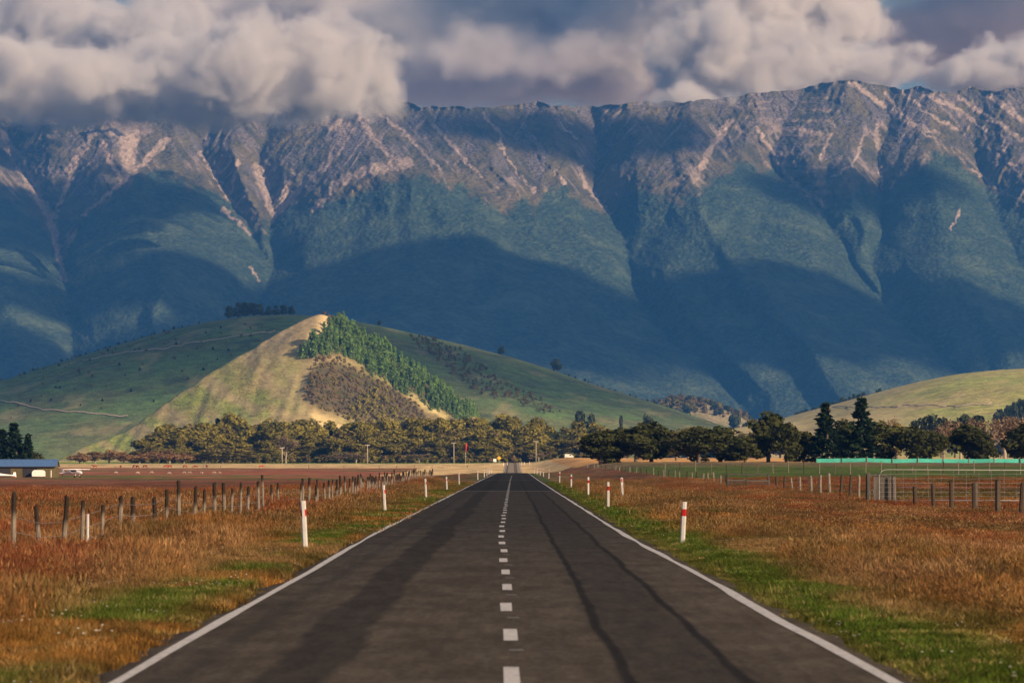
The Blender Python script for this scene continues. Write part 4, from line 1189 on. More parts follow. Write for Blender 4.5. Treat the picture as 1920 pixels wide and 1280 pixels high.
bush_mass('knoll_undergrowth', 'olive shrubs scattered on the brown knoll', on_hill([(1190, 738), (1300, 735), (1360, 765), (1420, 790), (1300, 775), (1200, 760)], knoll_z, 140, 340, 5260, 5620, 900, 8), ['scrub', 'green_scrub', 'blue'], 5, 10)
bush_mass('field_edge_undergrowth', 'low rough growth along the foot of the tree belt', [(x, 2175 + RNG.uniform(-12, 12), gz(x, 2175)) for x in RNG.uniform(-195, 60, 260)], ['scrub', 'green_scrub'], 2, 5)

# tracks cut into the hills
def track(label, pts, fz, D0, D1, mat, w):
    V = []
    for u, y in pts:
        d = np.linspace(D0, D1, 400); x = (u - 960) / F * d; z = fz(x, d); _, v = proj(x, d, z)
        i = int(np.argmin(np.abs(v - y)))
        V.append(Vector((x[i], d[i], z[i] + .6)))
    v = []
    for i, p in enumerate(V):
        v += [p + Vector((0, -w, -w * .15)), p + Vector((0, w, w * .45))]
    setting('path', mesh_np('path', np.array(v), grid_faces(len(V), 2), [mat], False), label)
clay = worn('clay_track', (.42, .34, .26), .7, .5)
def dense(pts, n=40):
    u = np.linspace(pts[0][0], pts[-1][0], n); return list(zip(u, np.interp(u, [p[0] for p in pts], [p[1] for p in pts]) + (vnoise(u / 14, u * 0, 3) - .5) * 4))
track('pale clay track across the upper green hill', dense([(155, 678), (220, 664), (300, 655), (350, 646), (440, 633), (515, 622)]), back_z, 3870, 4490, clay, 1.6)
track('pale clay track across the lower green hill', dense([(0, 750), (80, 768), (160, 775), (240, 782)]), back_z, 3870, 4490, clay, 1.4)
track('pale clay track across the dry hill', dense([(1560, 764), (1640, 765), (1720, 761), (1790, 764), (1860, 757)]), right_z, 3270, 3990, clay, 1.6)

# ================================================================== THINGS
WHITE = worn('white_plastic', (.78, .76, .73), .85, 3, .45)
RED = worn('red_reflector', (.55, .03, .03), .8, 5, .35)
STEEL = worn('galvanised_steel', (.42, .42, .40), .8, 6, .45)
WIRE = worn('fence_wire', (.22, .20, .18), .8, 6, .5)
POSTW = M('weathered_post')
_n = POSTW.noise(POSTW.objpos((6, 6, 1.2)), 3.0, 5, .7); _r = POSTW.n('ShaderNodeObjectInfo')
_c = POSTW.mix(POSTW.ramp(_n, .3, .7), (.20, .165, .13), (.42, .36, .29))
_c = POSTW.mix(POSTW.ramp(_r.outputs['Random'], .62, .75), _c, (.10, .075, .055))
POSTW.color(_c).bump(_n, .5, .02)
POSTW = POSTW.m
POSTD = M('stained_post')
_n = POSTD.noise(POSTD.objpos((6, 6, 1.2)), 3.0, 5, .7); _r = POSTD.n('ShaderNodeObjectInfo')
_g = POSTD.n('ShaderNodeTexCoord'); _s = POSTD.n('ShaderNodeSeparateXYZ'); POSTD.l(_g.outputs['Object'], _s.inputs[0])
_z = POSTD.math('ADD', POSTD.math('ADD', _s.outputs[2], POSTD.math('MULTIPLY', _n, .3)), POSTD.math('MULTIPLY', _r.outputs['Random'], .35))
_c = POSTD.mix(POSTD.ramp(_z, 1.12, 1.32), POSTD.mix(POSTD.ramp(_n, .3, .7), (.19, .155, .12), (.38, .32, .25)), (.045, .034, .028))
POSTD.color(_c).bump(_n, .5, .02)
POSTD = POSTD.m
BOARD = worn('grey_boards', (.15, .135, .12), .55, 2.5, .9, (5, 5, .6))
TEAL = worn('teal_cloth', (.09, .52, .42), .85, 1.2, .8)

def post_mesh(h, w, seed):
    rg = random.Random(seed)
    p = Parts(); n = 7
    p.tube([(0, 0, -.35), (rg.uniform(-.01, .01), 0, h * .5), (rg.uniform(-.02, .02), rg.uniform(-.02, .02), h - .02), (rg.uniform(-.02, .02), 0, h)], [w * .55, w * .52, w * .5, w * .42], n)
    return p

def wires(fence, spots, heights, mat, r=.006, every=1):
    for hgt in heights:
        pts = [(x, y, z + hgt) for x, y, z in spots[::every]]
        ob('wire', Parts().tube(pts, r, 4, False).mesh('wire', mat), fence)

# ---- left fence, parallel to the road
def left_fence():
    f = thing('wire_fence', 'old wire fence with dark topped posts along the left side of the road', 'fence', (0, 0, 0))
    prot = [post_mesh(1.25, .095, s).mesh('post', POSTD) for s in range(5)]
    spots = []
    for k in range(100):
        y = 71.6 + 4.05 * k + random.uniform(-.35, .35)
        x = -8.4 + random.uniform(-.06, .06) + (0.6 * math.sin(k / 17.0) if k > 20 else 0)
        z = gz(x, y); spots.append((x, y, z))
        o = ob('post', prot[k % 5], f, (x, y, z + random.uniform(-.16, .06) + (-.12 if 4 <= k <= 8 else 0)))
        o.rotation_euler = (random.uniform(-.05, .05), random.uniform(-.05, .05), random.uniform(0, 6))
        q = random.uniform(.8, 1.15); o.scale = (q, q, random.uniform(.93, 1.05))
    wires(f, spots, (.35, .6, .85), WIRE)
left_fence()

# ---- right fence, along the paddocks
def right_fence():
    f = thing('wire_fence', 'weathered wire fence with pale posts along the right hand paddock', 'fence', (0, 0, 0))
    prot = [post_mesh(1.3, .13, 20 + s).mesh('post', POSTW) for s in range(5)]
    us = [1960, 1913, 1870, 1828, 1783, 1750, 1715, 1610, 1593, 1575, 1556, 1538, 1520, 1500, 1485, 1470, 1456]
    us += [u + random.uniform(-2, 2) for u in np.arange(1360, 1198, -10.5)] + [u + random.uniform(-1, 1) for u in np.arange(1193, 1096, -6.5)]
    tops = lambda u: float(np.interp(u, [1100, 1195, 1200, 1294, 1441, 1485, 1553, 1610, 1715, 1750, 1783, 1960], [872, 880, 885, 888, 892, 893, 886, 886, 908, 908, 900, 902]))
    spots = []
    for k, u in enumerate(us):
        D = 17.0 * F / (u - 960); x = 17.0
        z = gz(x, D); zt = CAMZ + (HY - tops(u)) / F * D
        h = max(.8, min(1.6, zt - z)) * random.uniform(.9, 1.05)
        o = ob('post', prot[k % 5], f, (x, D, z)); o.scale = (1, 1, h / 1.3)
        q = random.uniform(.8, 1.25) * (1.35 if u > 1700 else 1.1); o.scale = (q, q, h / 1.3)
        o.rotation_euler = (random.uniform(-.05, .05), random.uniform(-.09, .09), random.uniform(0, 6))
        spots.append((x, D, z))
    wires(f, spots, (.3, .55, .8, 1.0), WIRE)
    f2 = thing('wire_fence', 'thin wire fence crossing the green paddock before the dark tree row', 'fence', (0, 0, 0))
    spots = []
    for k, u in enumerate(np.arange(1246, 1960, 29)):
        D = 480 + 12 * math.sin(k); x = (u - 960) / F * D; z = gz(x, D)
        o = ob('post', prot[k % 5], f2, (x, D, z)); o.scale = (.85, .85, random.uniform(.85, 1.2)); o.rotation_euler = (0, random.uniform(-.06, .06), k)
        spots.append((x, D, z))
    wires(f2, spots, (.5, .9), WIRE, .008)
    f3 = thing('wire_fence', 'distant low fence along the edge of the straw field', 'fence', (0, 0, 0))
    for k, u in enumerate(np.arange(150, 900, 33)):
        D = 1850; x = (u - 960) / F * D; z = gz(x, D)
        ob('post', prot[k % 5], f3, (x, D, z)).scale = (1.4, 1.4, .95)
right_fence()

# ---- roadside edge markers
def marker(u, base, top, label, lean=0.0, full=True, X=None):
    D = CAMZ * F / (base - HY)
    x = (u - 960) / F * D
    z = gz(x, D); h = (CAMZ + (HY - top) / F * D) - z
    D = D
    o = thing('marker_post', label, 'marker post', (x, D, z), 0, 'edge marker posts along the road')
    o.rotation_euler = (random.uniform(-.03, .03), lean, random.uniform(-.15, .15))
    p = Parts(); w = .055
    sec = [(-w, .012), (-w * .55, -.016), (w * .55, -.016), (w, .012), (w * .5, .026), (-w * .5, .026)]
    vs = [(a, b, zz) for zz in (-.3, h - .01) for a, b in sec] + [(a * .9, b * .9, h) for a, b in sec]
    fs = [(r * 6 + i, r * 6 + (i + 1) % 6, (r + 1) * 6 + (i + 1) % 6, (r + 1) * 6 + i) for r in range(2) for i in range(6)] + [tuple(range(12, 18)), tuple(range(5, -1, -1))]
    p.add(vs, fs); ob('post_body', p.mesh('post_body', WHITE), o)
    z0, z1 = h * (.67 if full else .70), h * .83
    def band(k):
        return [(a * k, b * k - .0005) for a, b in sec]
    b = Parts(); s2 = band(1.07)
    b.add([(a, c, zz) for zz in (z0, z1) for a, c in s2], [(i, (i + 1) % 6, 6 + (i + 1) % 6, 6 + i) for i in range(6)] + [tuple(range(6, 12)), tuple(range(5, -1, -1))])
    ob('red_band', b.mesh('red_band', RED), o)
    if not full:
        ob('reflector', Parts().box((-.026, -.026, z0 - .02), (.026, -.019, z1 + .06)).mesh('reflector', WHITE), o)

ORD = ['first', 'second', 'third', 'fourth', 'fifth', 'sixth', 'seventh', 'eighth', 'ninth', 'tenth', 'eleventh']
for k, (u, b, t, ln) in enumerate(((573, 1035, 938, -.05), (722, 960, 909, -.06), (799, 933, 897, -.05), (838, 920, 893, -.04), (861, 909, 886, -.03), (896, 899, 882, -.02), (908, 894, 880, 0), (913, 891.5, 879, 0), (917, 889, 878, 0), (921, 887.5, 877.5, 0))):
    marker(u, b, t, '%s white marker post from the camera along the left verge' % ORD[k], ln, False)
for k, (u, b, t, ln) in enumerate(((1279, 1020, 940, .05), (1140, 951, 903, .0), (1103, 928, 894, 0), (1071, 915, 889, 0), (1049, 906, 884, .02), (1029, 897, 880, .02), (1019, 893, 879, 0), (1013, 890.5, 878, 0), (1007, 889, 877.5, 0), (1002, 887.5, 877, 0))):
    marker(u, b, t, '%s white marker post with red band from the camera along the right verge' % ORD[k], ln, True)

# leaning route marker with a printed red and white top, and a short stake
def route_post():
    D = 215; x = (1168 - 960) / F * D; z = gz(x, D)
    o = thing('route_post', 'tilted white post with a red topped plate set back from the right verge', 'post', (x, D, z)); o.rotation_euler = (0, -.06, 0)
    ob('post_body', Parts().box((-.05, -.03, -.3), (.05, .03, 1.1), .95).mesh('post_body', WHITE), o)
    ob('plate', Parts().box((-.056, -.042, .72), (.056, -.032, 1.08)).mesh('plate', WHITE), o)
    ob('red_tab', Parts().box((-.03, -.050, .86), (.03, -.043, 1.05)).mesh('red_tab', RED), o)
    D = 80; x = (165 - 960) / F * D; z = gz(x, D)
    s = thing('plastic_stake', 'short plain white stake standing in the grass by the left fence', 'stake', (x, D, z))
    ob('stake_body', Parts().tube([(0, 0, -.2), (0, 0, .93), (0, 0, .98)], [.028, .026, .018], 8).mesh('stake_body', WHITE), s)
    ob('cap', Parts().tube([(0, 0, .965), (0, 0, .995)], [.031, .028], 8).mesh('cap', WHITE), s)
route_post()

# ---- farm gates and the timber corner on the right
def farm_gates():
    D = 186; x0 = (1648 - 960) / F * D; L = 8.2; z = gz(x0 + 3, D)
    g = thing('farm_gate', 'long pipe framed farm gate with rounded corner behind the right fence', 'gate', (x0, D, z))
    zt = CAMZ + (HY - 880) / F * D - z; zb = .22
    arc = [(.35 - .35 * math.cos(a), 0, zt - .3 + .3 * math.sin(a)) for a in np.linspace(0, math.pi / 2, 7)]
    p = Parts().tube([(0, 0, zb - .15), (0, 0, zb)] + arc + [(L, 0, zt - .03)], .019, 8)
    ob('frame', p.mesh('frame', STEEL, True), g)
    ob('bottom_rail', Parts().tube([(.0, .0, zb), (L, 0, zb)], .021, 8).mesh('bottom_rail', STEEL, True), g)
    ob('brace', Parts().tube([(L - 2.2, .01, zb + .3), (L - .1, .01, zt - .4)], .012, 6).mesh('brace', STEEL), g)
    for hgt in np.linspace(zb + .18, zt - .2, 6):
        ob('rail_wire', Parts().tube([(.02, 0, hgt), (L, 0, hgt)], .006, 4).mesh('rail_wire', STEEL), g)
    for xx in np.arange(.5, L, .55):
        ob('stay_wire', Parts().tube([(xx, 0, zb), (xx, 0, zt - .02)], .005, 4).mesh('stay_wire', STEEL), g)
    # weathered timber corner of boards and strainer posts
    D = 195; x0 = (1627 - 960) / F * D; z = gz(x0, D)
    t = thing('timber_corner', 'dark weathered strainer posts and boards at the hinge end of the long gate', 'gatepost', (x0, D, z))
    for xx, w, h in ((.0, .11, 1.46), (.95, .10, 1.30), (1.18, .10, 1.34)):
        ob('strainer_post', post_mesh(h, w * 2, int(xx * 100)).mesh('strainer_post', BOARD), t, (xx, 0, 0))
    for k in range(5):
        ob('board', Parts().box((.26 + k * .125, .03 + .004 * k, -.1), (.375 + k * .125, .065, 1.38 - .015 * k)).mesh('board', BOARD), t)
    ob('cap_rail', Parts().box((.12, -.02, 1.36), (.93, .12, 1.44)).mesh('cap_rail', BOARD), t)
    ob('wire_coil', Parts().tube([(.17 + .07 * math.cos(a), -.03, .62 + .09 * math.sin(a)) for a in np.linspace(0, 6.28, 14)], .018, 5).mesh('wire_coil', WIRE), t)
    # open timber hurdle
    D = 309; x0 = (1363 - 960) / F * D; z = gz(x0, D); zt = CAMZ + (HY - 888.5) / F * D - z
    hd = thing('timber_hurdle', 'open dark timber hurdle gate in the right fence line', 'gate', (x0, D - .4, z))
    Lh = 77 / F * D
    for xx in (0, Lh):
        ob('post', post_mesh(zt, .15, int(xx * 9)).mesh('post', BOARD), hd, (xx, 0, 0))
    for zz, s in ((zt - .06, .0), (zt - .48, -.06), (zt - .68, -.04)):
        ob('rail', Parts().add([(0, -.09, zz), (Lh, -.09, zz + s), (Lh, -.045, zz + s), (0, -.045, zz), (0, -.09, zz + .085), (Lh, -.09, zz + .085 + s), (Lh, -.045, zz + .085 + s), (0, -.045, zz + .085)],
                               [(0, 1, 5, 4), (1, 2, 6, 5), (2, 3, 7, 6), (3, 0, 4, 7), (4, 5, 6, 7), (3, 2, 1, 0)]).mesh('rail', BOARD), hd)
    ob('upright', Parts().box((Lh * .45, -.13, .2), (Lh * .45 + .07, -.095, zt - .02)).mesh('upright', BOARD), hd)
farm_gates()

# ---- teal windbreak cloth across the far side of the paddock
def windbreak():
    D = 905.0; x0 = (1530 - 960) / F * D
    w = thing('windbreak_screen', 'long low teal windbreak cloth below the dark conifers', 'windbreak', (0, 0, 0))
    xs = [x0 + 5.4 * k for k in range(10)]
    for k in range(9):
        a, b = xs[k], xs[k + 1] - .05
        za, zb = gz(a, D), gz(b, D)
        v = []; n = 8
        for i in range(n + 1):
            t = i / n; x = a + (b - a) * t; z = za + (zb - za) * t; sag = .05 * math.sin(math.pi * t)
            yo = .07 * math.sin(6 * t + k)
            v += [(x, D + yo, z + .12), (x, D + yo, z + .98 - sag)]
        me = mesh_np('cloth_panel', np.array(v), grid_faces(n + 1, 2), [TEAL], True)
        ob('cloth_panel', me, w)
    pm = post_mesh(1.25, .16, 3).mesh('post', POSTW)
    for x in xs:
        ob('post', pm, w, (x, D - .12, gz(x, D)))
windbreak()

# ---- shed, vehicles and aircraft on the left
def airfield():
    D = 1110.0; xr = (104 - 960) / F * D; xl = xr - 21.0
    z = gz(xr, D)
    shed = thing('farm_shed', 'long olive shed with a blue metal roof at the left edge of the field', 'shed', (xr, D, z - .05))
    olive = worn('olive_cladding', (.11, .092, .042), .7, 1.5, .8, (6, 1, .3)); blue = worn('blue_roofing', (.07, .14, .30), .8, .6, .5, (5, .3, 1)); dark = worn('dark_trim', (.03, .03, .035), .8)
    wh, rh, dp = 2.95, 4.6, 8.5; W = 21.0
    for k in range(12):
        a = -W + k * W / 12
        ob('wall_panel', Parts().box((a + .02, 0, 0), (a + W / 12 - .02, .12, wh)).mesh('wall_panel', olive), shed)
    ob('end_wall', Parts().add([(0, .02, 0), (0, dp, 0), (0, dp, wh), (0, dp / 2, rh - .1), (0, .02, wh), (-.12, .02, 0), (-.12, dp, 0), (-.12, dp, wh), (-.12, dp / 2, rh - .1), (-.12, .02, wh)],
                               [(0, 1, 2, 3, 4), (9, 8, 7, 6, 5), (0, 4, 9, 5), (4, 3, 8, 9), (3, 2, 7, 8), (2, 1, 6, 7)]).mesh('end_wall', olive), shed)
    ob('back_wall', Parts().box((-W, dp - .12, 0), (-.13, dp, wh)).mesh('back_wall', olive), shed)
    rf = ob('roof', Parts().add([(-W - .3, -.5, wh - .12), (.3, -.5, wh - .12), (.3, dp / 2, rh), (-W - .3, dp / 2, rh), (.3, dp + .5, wh - .12), (-W - .3, dp + .5, wh - .12),
                                 (-W - .3, -.5, wh - .02), (.3, -.5, wh - .02), (.3, dp / 2, rh + .1), (-W - .3, dp / 2, rh + .1), (.3, dp + .5, wh - .02), (-W - .3, dp + .5, wh - .02)],
                                [(6, 7, 8, 9), (9, 8, 10, 11), (0, 3, 2, 1), (3, 5, 4, 2), (0, 1, 7, 6), (5, 11, 10, 4), (1, 2, 8, 7), (2, 4, 10, 8), (0, 6, 9, 3), (3, 9, 11, 5)]).mesh('roof', blue), shed)
    ob('ridge_cap', Parts().box((-W - .3, dp / 2 - .25, rh + .08), (.3, dp / 2 + .25, rh + .2)).mesh('ridge_cap', blue), rf)
    ob('gutter', Parts().box((-W - .3, -.62, wh - .2), (.3, -.5, wh - .04)).mesh('gutter', dark), shed)
    for a in (-6.6, -13.5):
        ob('door', Parts().box((a - 1.9, -.06, 0), (a + 1.9, -.01, wh - .35)).mesh('door', dark), shed)
    ob('corner_post', Parts().box((-1.15, -.1, 0), (-.95, -.02, 1.9)).mesh('corner_post', WHITE), shed)
    # rounded white trailer
    Dt = 1103.0; x = (73 - 960) / F * Dt; zt = gz(x, Dt)
    t = thing('white_trailer', 'rounded white covered trailer parked in front of the olive shed', 'trailer', (x, Dt, zt))
    prof = [(-1.5, .35), (-1.52, 1.35), (-1.3, 1.8), (-.8, 2.0), (.8, 2.0), (1.3, 1.8), (1.52, 1.35), (1.5, .35)]
    n = len(prof)
    ob('body', Parts().add([(a, y, b) for y in (-2.1, 2.1) for a, b in prof], [(i, (i + 1) % n, n + (i + 1) % n, n + i) for i in range(n)] + [tuple(range(n - 1, -1, -1)), tuple(range(n, 2 * n))]).mesh('body', WHITE, False), t)
    ob('chassis', Parts().box((-1.45, -2.2, .22), (1.45, 2.2, .36)).mesh('chassis', dark), t)
    for sx in (-1.3, 1.3):
        ob('wheel', Parts().tube([(sx - .1, 0, .31), (sx + .1, 0, .31)], .31, 14).mesh('wheel', dark), t)
    # dark car
    x = (54 - 960) / F * Dt
    c = thing('parked_car', 'small dark car parked between the trailer and the shed wall', 'car', (x, Dt + 1.5, gz(x, Dt)))
    cp = worn('dark_car_paint', (.03, .035, .05), .8, 2, .3)
    side = [(-1.0, .25), (-1.05, .75), (-.75, .85), (-.45, 1.32), (.35, 1.36), (.75, .92), (1.05, .80), (1.08, .25)]
    n = len(side)
    ob('body', Parts().add([(a * .95, y, b) for y in (-.82, .82) for a, b in side], [(i, (i + 1) % n, n + (i + 1) % n, n + i) for i in range(n)] + [tuple(range(n - 1, -1, -1)), tuple(range(n, 2 * n))]).mesh('body', cp), c)
    for sx in (-.65, .65):
        for sy in (-.75, .75):
            ob('wheel', Parts().tube([(sx, sy - .1, .28), (sx, sy + .1, .28)], .28, 12).mesh('wheel', dark), c)
    # high-wing light aircraft
    Dp = 1072.0; x = (138 - 960) / F * Dp
    a = thing('light_aircraft', 'small white high wing aircraft parked right of the shed', 'aircraft', (x, Dp, gz(x, Dp)), math.radians(-38))
    skin = worn('aircraft_white', (.74, .74, .76), .9, 1, .35); redp = worn('aircraft_red', (.5, .06, .05), .85); navy = worn('aircraft_glass', (.03, .05, .10), .8, 2, .15)
    ob('fuselage', Parts().tube([(3.15, 0, 1.15), (2.9, 0, 1.18), (2.2, 0, 1.22), (1.2, 0, 1.32), (.2, 0, 1.36), (-1.0, 0, 1.28), (-2.6, 0, 1.12), (-3.9, 0, .98)], [.12, .34, .5, .58, .58, .46, .27, .12], 10, True, (.9, 1.05)).mesh('fuselage', skin, True), a)
    ob('wing', Parts().add([(1.2, -4.9, 2.02), (-.1, -4.9, 2.0), (-.25, 0, 1.98), (1.35, 0, 2.0), (1.2, 4.9, 2.02), (-.1, 4.9, 2.0), (1.15, -4.9, 2.1), (-.05, -4.9, 2.06), (-.2, 0, 2.1), (1.25, 0, 2.17), (1.15, 4.9, 2.1), (-.05, 4.9, 2.06)],
                           [(0, 3, 2, 1), (3, 4, 5, 2), (6, 7, 8, 9), (9, 8, 11, 10), (0, 6, 9, 3), (3, 9, 10, 4), (1, 2, 8, 7), (2, 5, 11, 8), (0, 1, 7, 6), (4, 10, 11, 5)]).mesh('wing', skin), a)
    ob('tail_fin', Parts().add([(-3.0, -.03, 1.2), (-3.95, -.03, 1.05), (-4.15, -.03, 2.25), (-3.75, -.03, 2.25), (-3.0, .03, 1.2), (-3.95, .03, 1.05), (-4.15, .03, 2.25), (-3.75, .03, 2.25)], [(0, 1, 2, 3), (7, 6, 5, 4), (0, 3, 7, 4), (3, 2, 6, 7), (2, 1, 5, 6), (0, 4, 5, 1)]).mesh('tail_fin', skin), a)
    ob('tailplane', Parts().box((-4.05, -1.5, 1.12), (-3.3, 1.5, 1.18)).mesh('tailplane', skin), a)
    ob('cockpit_glass', Parts().add([(1.5, -.5, 1.5), (1.5, .5, 1.5), (1.15, .5, 1.98), (1.15, -.5, 1.98), (-.5, -.52, 1.55), (-.5, .52, 1.55), (-.3, .5, 1.97), (-.3, -.5, 1.97)], [(0, 1, 2, 3), (0, 3, 7, 4), (1, 5, 6, 2), (4, 7, 6, 5), (3, 2, 6, 7), (0, 4, 5, 1)]).mesh('cockpit_glass', navy), a)
    ob('red_stripe', Parts().box((-2.6, -.42, 1.2), (-1.6, .42, 1.3), .8).mesh('red_stripe', redp), a)
    for s in (-1, 1):
        ob('wing_strut', Parts().tube([(.4, .5 * s, 1.0), (.5, 2.4 * s, 2.0)], .035, 6).mesh('wing_strut', skin), a)
        lg = ob('landing_leg', Parts().tube([(1.3, .4 * s, .95), (1.4, 1.0 * s, .3)], .05, 6).mesh('landing_leg', skin), a)
        ob('wheel', Parts().tube([(1.4, 1.0 * s - .08, .25), (1.4, 1.0 * s + .08, .25)], .25, 12).mesh('wheel', dark), lg)
    ob('tail_wheel', Parts().tube([(-3.8, -.05, .5), (-3.8, .05, .5)], .12, 10).mesh('tail_wheel', dark), a)
    ob('tail_leg', Parts().tube([(-3.7, 0, .95), (-3.8, 0, .5)], .03, 6).mesh('tail_leg', dark), a)
    ob('propeller', Parts().tube([(3.2, -.1, 2.05), (3.2, 0, 1.15), (3.2, .1, .3)], [.03, .07, .03], 6).mesh('propeller', dark), a)
    # glider at the picture edge
    Dg = 1075.0; x = (27 - 960) / F * Dg
    g = thing('parked_glider', 'white glider with an upright tail fin at the left picture edge', 'glider', (x, Dg, gz(x, Dg)), math.radians(8))
    ob('fuselage', Parts().tube([(.4, 0, .62), (-1.0, 0, .66), (-2.5, 0, .74), (-4.0, 0, .85), (-5.0, 0, .86), (-6.0, 0, .76), (-6.7, 0, .62)], [.10, .17, .26, .42, .46, .36, .08], 10).mesh('fuselage', skin, True), g)
    ob('tail_fin', Parts().add([(.55, -.04, .2), (-.35, -.04, .5), (-.15, -.04, 1.45), (.4, -.04, 1.45), (.55, .04, .2), (-.35, .04, .5), (-.15, .04, 1.45), (.4, .04, 1.45)], [(0, 1, 2, 3), (7, 6, 5, 4), (0, 3, 7, 4), (3, 2, 6, 7), (2, 1, 5, 6), (0, 4, 5, 1)]).mesh('tail_fin', skin), g)
    ob('tailplane', Parts().box((-.2, -1.4, .46), (.5, 1.4, .54)).mesh('tailplane', skin), g)
    ob('wing', Parts().box((-4.9, -7.0, 1.0), (-4.1, 7.0, 1.09), .8).mesh('wing', skin), g)
    ob('canopy', Parts().tube([(-4.7, 0, 1.18), (-5.3, 0, 1.2), (-5.9, 0, 1.0)], [.15, .24, .1], 8).mesh('canopy', navy, True), g)
    ob('wheel', Parts().tube([(-4.4, -.06, .22), (-4.4, .06, .22)], .22, 12).mesh('wheel', redp), g)
    ob('tail_skid', Parts().box((.0, -.05, -.02), (.2, .05, .55), .8).mesh('tail_skid', redp), g)
airfield()

# ---- grazing animals
def skin_body(name, joints, edges, mat):
    """One continuous body grown over a skeleton: joints = (x, y, z, rx, ry)."""
    me = bpy.data.meshes.new(name); me.from_pydata([j[:3] for j in joints], edges, [])
    me.materials.append(mat)
    o = bpy.data.objects.new(name, me); COL.objects.link(o)
    md = o.modifiers.new('skin', 'SKIN'); md.use_smooth_shade = True
    for i, j in enumerate(joints):
        o.data.skin_vertices[0].data[i].radius = (j[3], j[4]); o.data.skin_vertices[0].data[i].use_root = (i == 0)
    o.modifiers.new('sub', 'SUBSURF').levels = 1
    return o

def grazer(name, mat, s, down):
    hx, hz = (1.35, .35) if down else (1.45, 1.35)
    J = [(-.1, 0, 1.0, .34, .30), (.55, 0, .98, .33, .30), (-.65, 0, 1.04, .32, .28), (.85, 0, 1.08, .22, .22), (1.12, 0, (hz + 1.08) / 2, .15, .14), (hx, 0, hz, .13, .11), (hx + .22, 0, hz - .14, .085, .08)]
    E = [(0, 1), (0, 2), (1, 3), (3, 4), (4, 5), (5, 6)]
    for sx, bx, par in ((.6, .6, 1), (-.72, -.66, 2)):
        for sy in (-.2, .2):
            k = len(J)
            if par == 1: J += [(bx, sy, .68, .13, .12), (bx + .01, sy, .36, .075, .07), (bx + .02, sy, .03, .055, .05)]
            else: J += [(bx, sy, .72, .16, .13), (bx - .10, sy, .38, .075, .07), (bx - .06, sy, .03, .055, .05)]
            E += [(par, k), (k, k + 1), (k + 1, k + 2)]
    k = len(J); J += [(-.98, 0, 1.0, .05, .05), (-1.05, 0, .55, .03, .03)]; E += [(2, k), (k, k + 1)]
    o = skin_body(name, J, E, mat)
    o.scale = (s, s, s)
    return o

RUST = worn('red_cattle_coat', (.33, .055, .025), .7, 3, .8); WOOL = worn('dirty_wool', (.36, .30, .24), .8, 4, .9)
cow_spots = ((178, 1880, 'standing at the left end of the grazing herd'), (227, 1860, 'darker red, second in the grazing herd'), (251, 1885, 'third in the grazing herd from the shed'), (258, 1870, 'close beside the third one of the herd'), (272, 1890, 'fifth in the grazing herd from the shed'),
             (311, 1880, 'before the rusty trees, sixth of the herd'), (319, 1890, 'beside the sixth one before the rusty trees'), (347, 1885, 'broadside below the last rusty tree'), (367, 1865, 'with its head down below the yellow green tree'), (388, 1880, 'near the tallest yellow green tree'), (490, 1885, 'alone, farthest along the straw field'))
proto = None
for k, (u, D, lab) in enumerate(cow_spots):
    x = (u - 960) / F * D
    o = grazer('cow', RUST, 1.0, k % 3 != 0)
    o.location = (x, D, gz(x, D)); o.rotation_euler = (0, 0, random.choice([0.2, 3.0, -.4, 2.5, 1.9]))
    o['label'] = 'red brown cow ' + lab; o['category'] = 'cow'; o['group'] = 'red cattle on the straw field'
for k, (u, D, lab) in enumerate(((217, 1440, 'alone right of the aircraft'), (258, 1420, 'second from the aircraft'), (284, 1470, 'third from the aircraft'), (317, 1410, 'fourth from the aircraft'), (346, 1465, 'left one of the middle pair'), (356, 1470, 'right one of the middle pair'), (378, 1450, 'seventh from the aircraft'), (402, 1455, 'left one of the last pair'), (411, 1460, 'right one of the last pair'))):
    x = (u - 960) / F * D
    o = grazer('sheep', WOOL, .72, True)
    o.location = (x, D, gz(x, D)); o.rotation_euler = (0, 0, random.choice([0.2, 3.0, -.4, 2.7])); o.scale = (.62, .74, .62)
    o['label'] = 'pale grazing sheep ' + lab; o['category'] = 'sheep'; o['group'] = 'sheep in the brown field'

# ---- power poles, signs and small things by the road end
def power_pole(u, top, base, D, label):
    x = (u - 960) / F * D; z = gz(x, D); h = CAMZ + (HY - top) / F * D - z
    o = thing('power_pole', label, 'power pole', (x, D, z), 0, 'power poles before the tree belt')
    w = worn('pole_wood', (.42, .36, .28), .8) if 'pole_wood' not in bpy.data.materials else bpy.data.materials['pole_wood']
    ob('pole', Parts().tube([(0, 0, -.5), (0, 0, h * .5), (0, 0, h)], [.24, .21, .17], 8).mesh('pole', w, True), o)
    ca = ob('crossarm', Parts().box((-1.25, -.28, h - .55), (1.25, -.18, h - .3)).mesh('crossarm', w), o)
    for xx in (-1.1, -.45, .45, 1.1):
        ob('insulator', Parts().tube([(xx, -.23, h - .3), (xx, -.23, h + .02)], [.08, .05], 6).mesh('insulator', WHITE), ca)
power_pole(529, 838, 868, 2140, 'power pole nearest the yellow green trees, first of four')
power_pole(689, 833, 866, 2140, 'second power pole, before the bare brown thicket')
power_pole(851, 829, 864, 2130, 'third power pole, left of the red windsock')
power_pole(1005, 826, 868, 2120, 'power pole at the far end of the road')

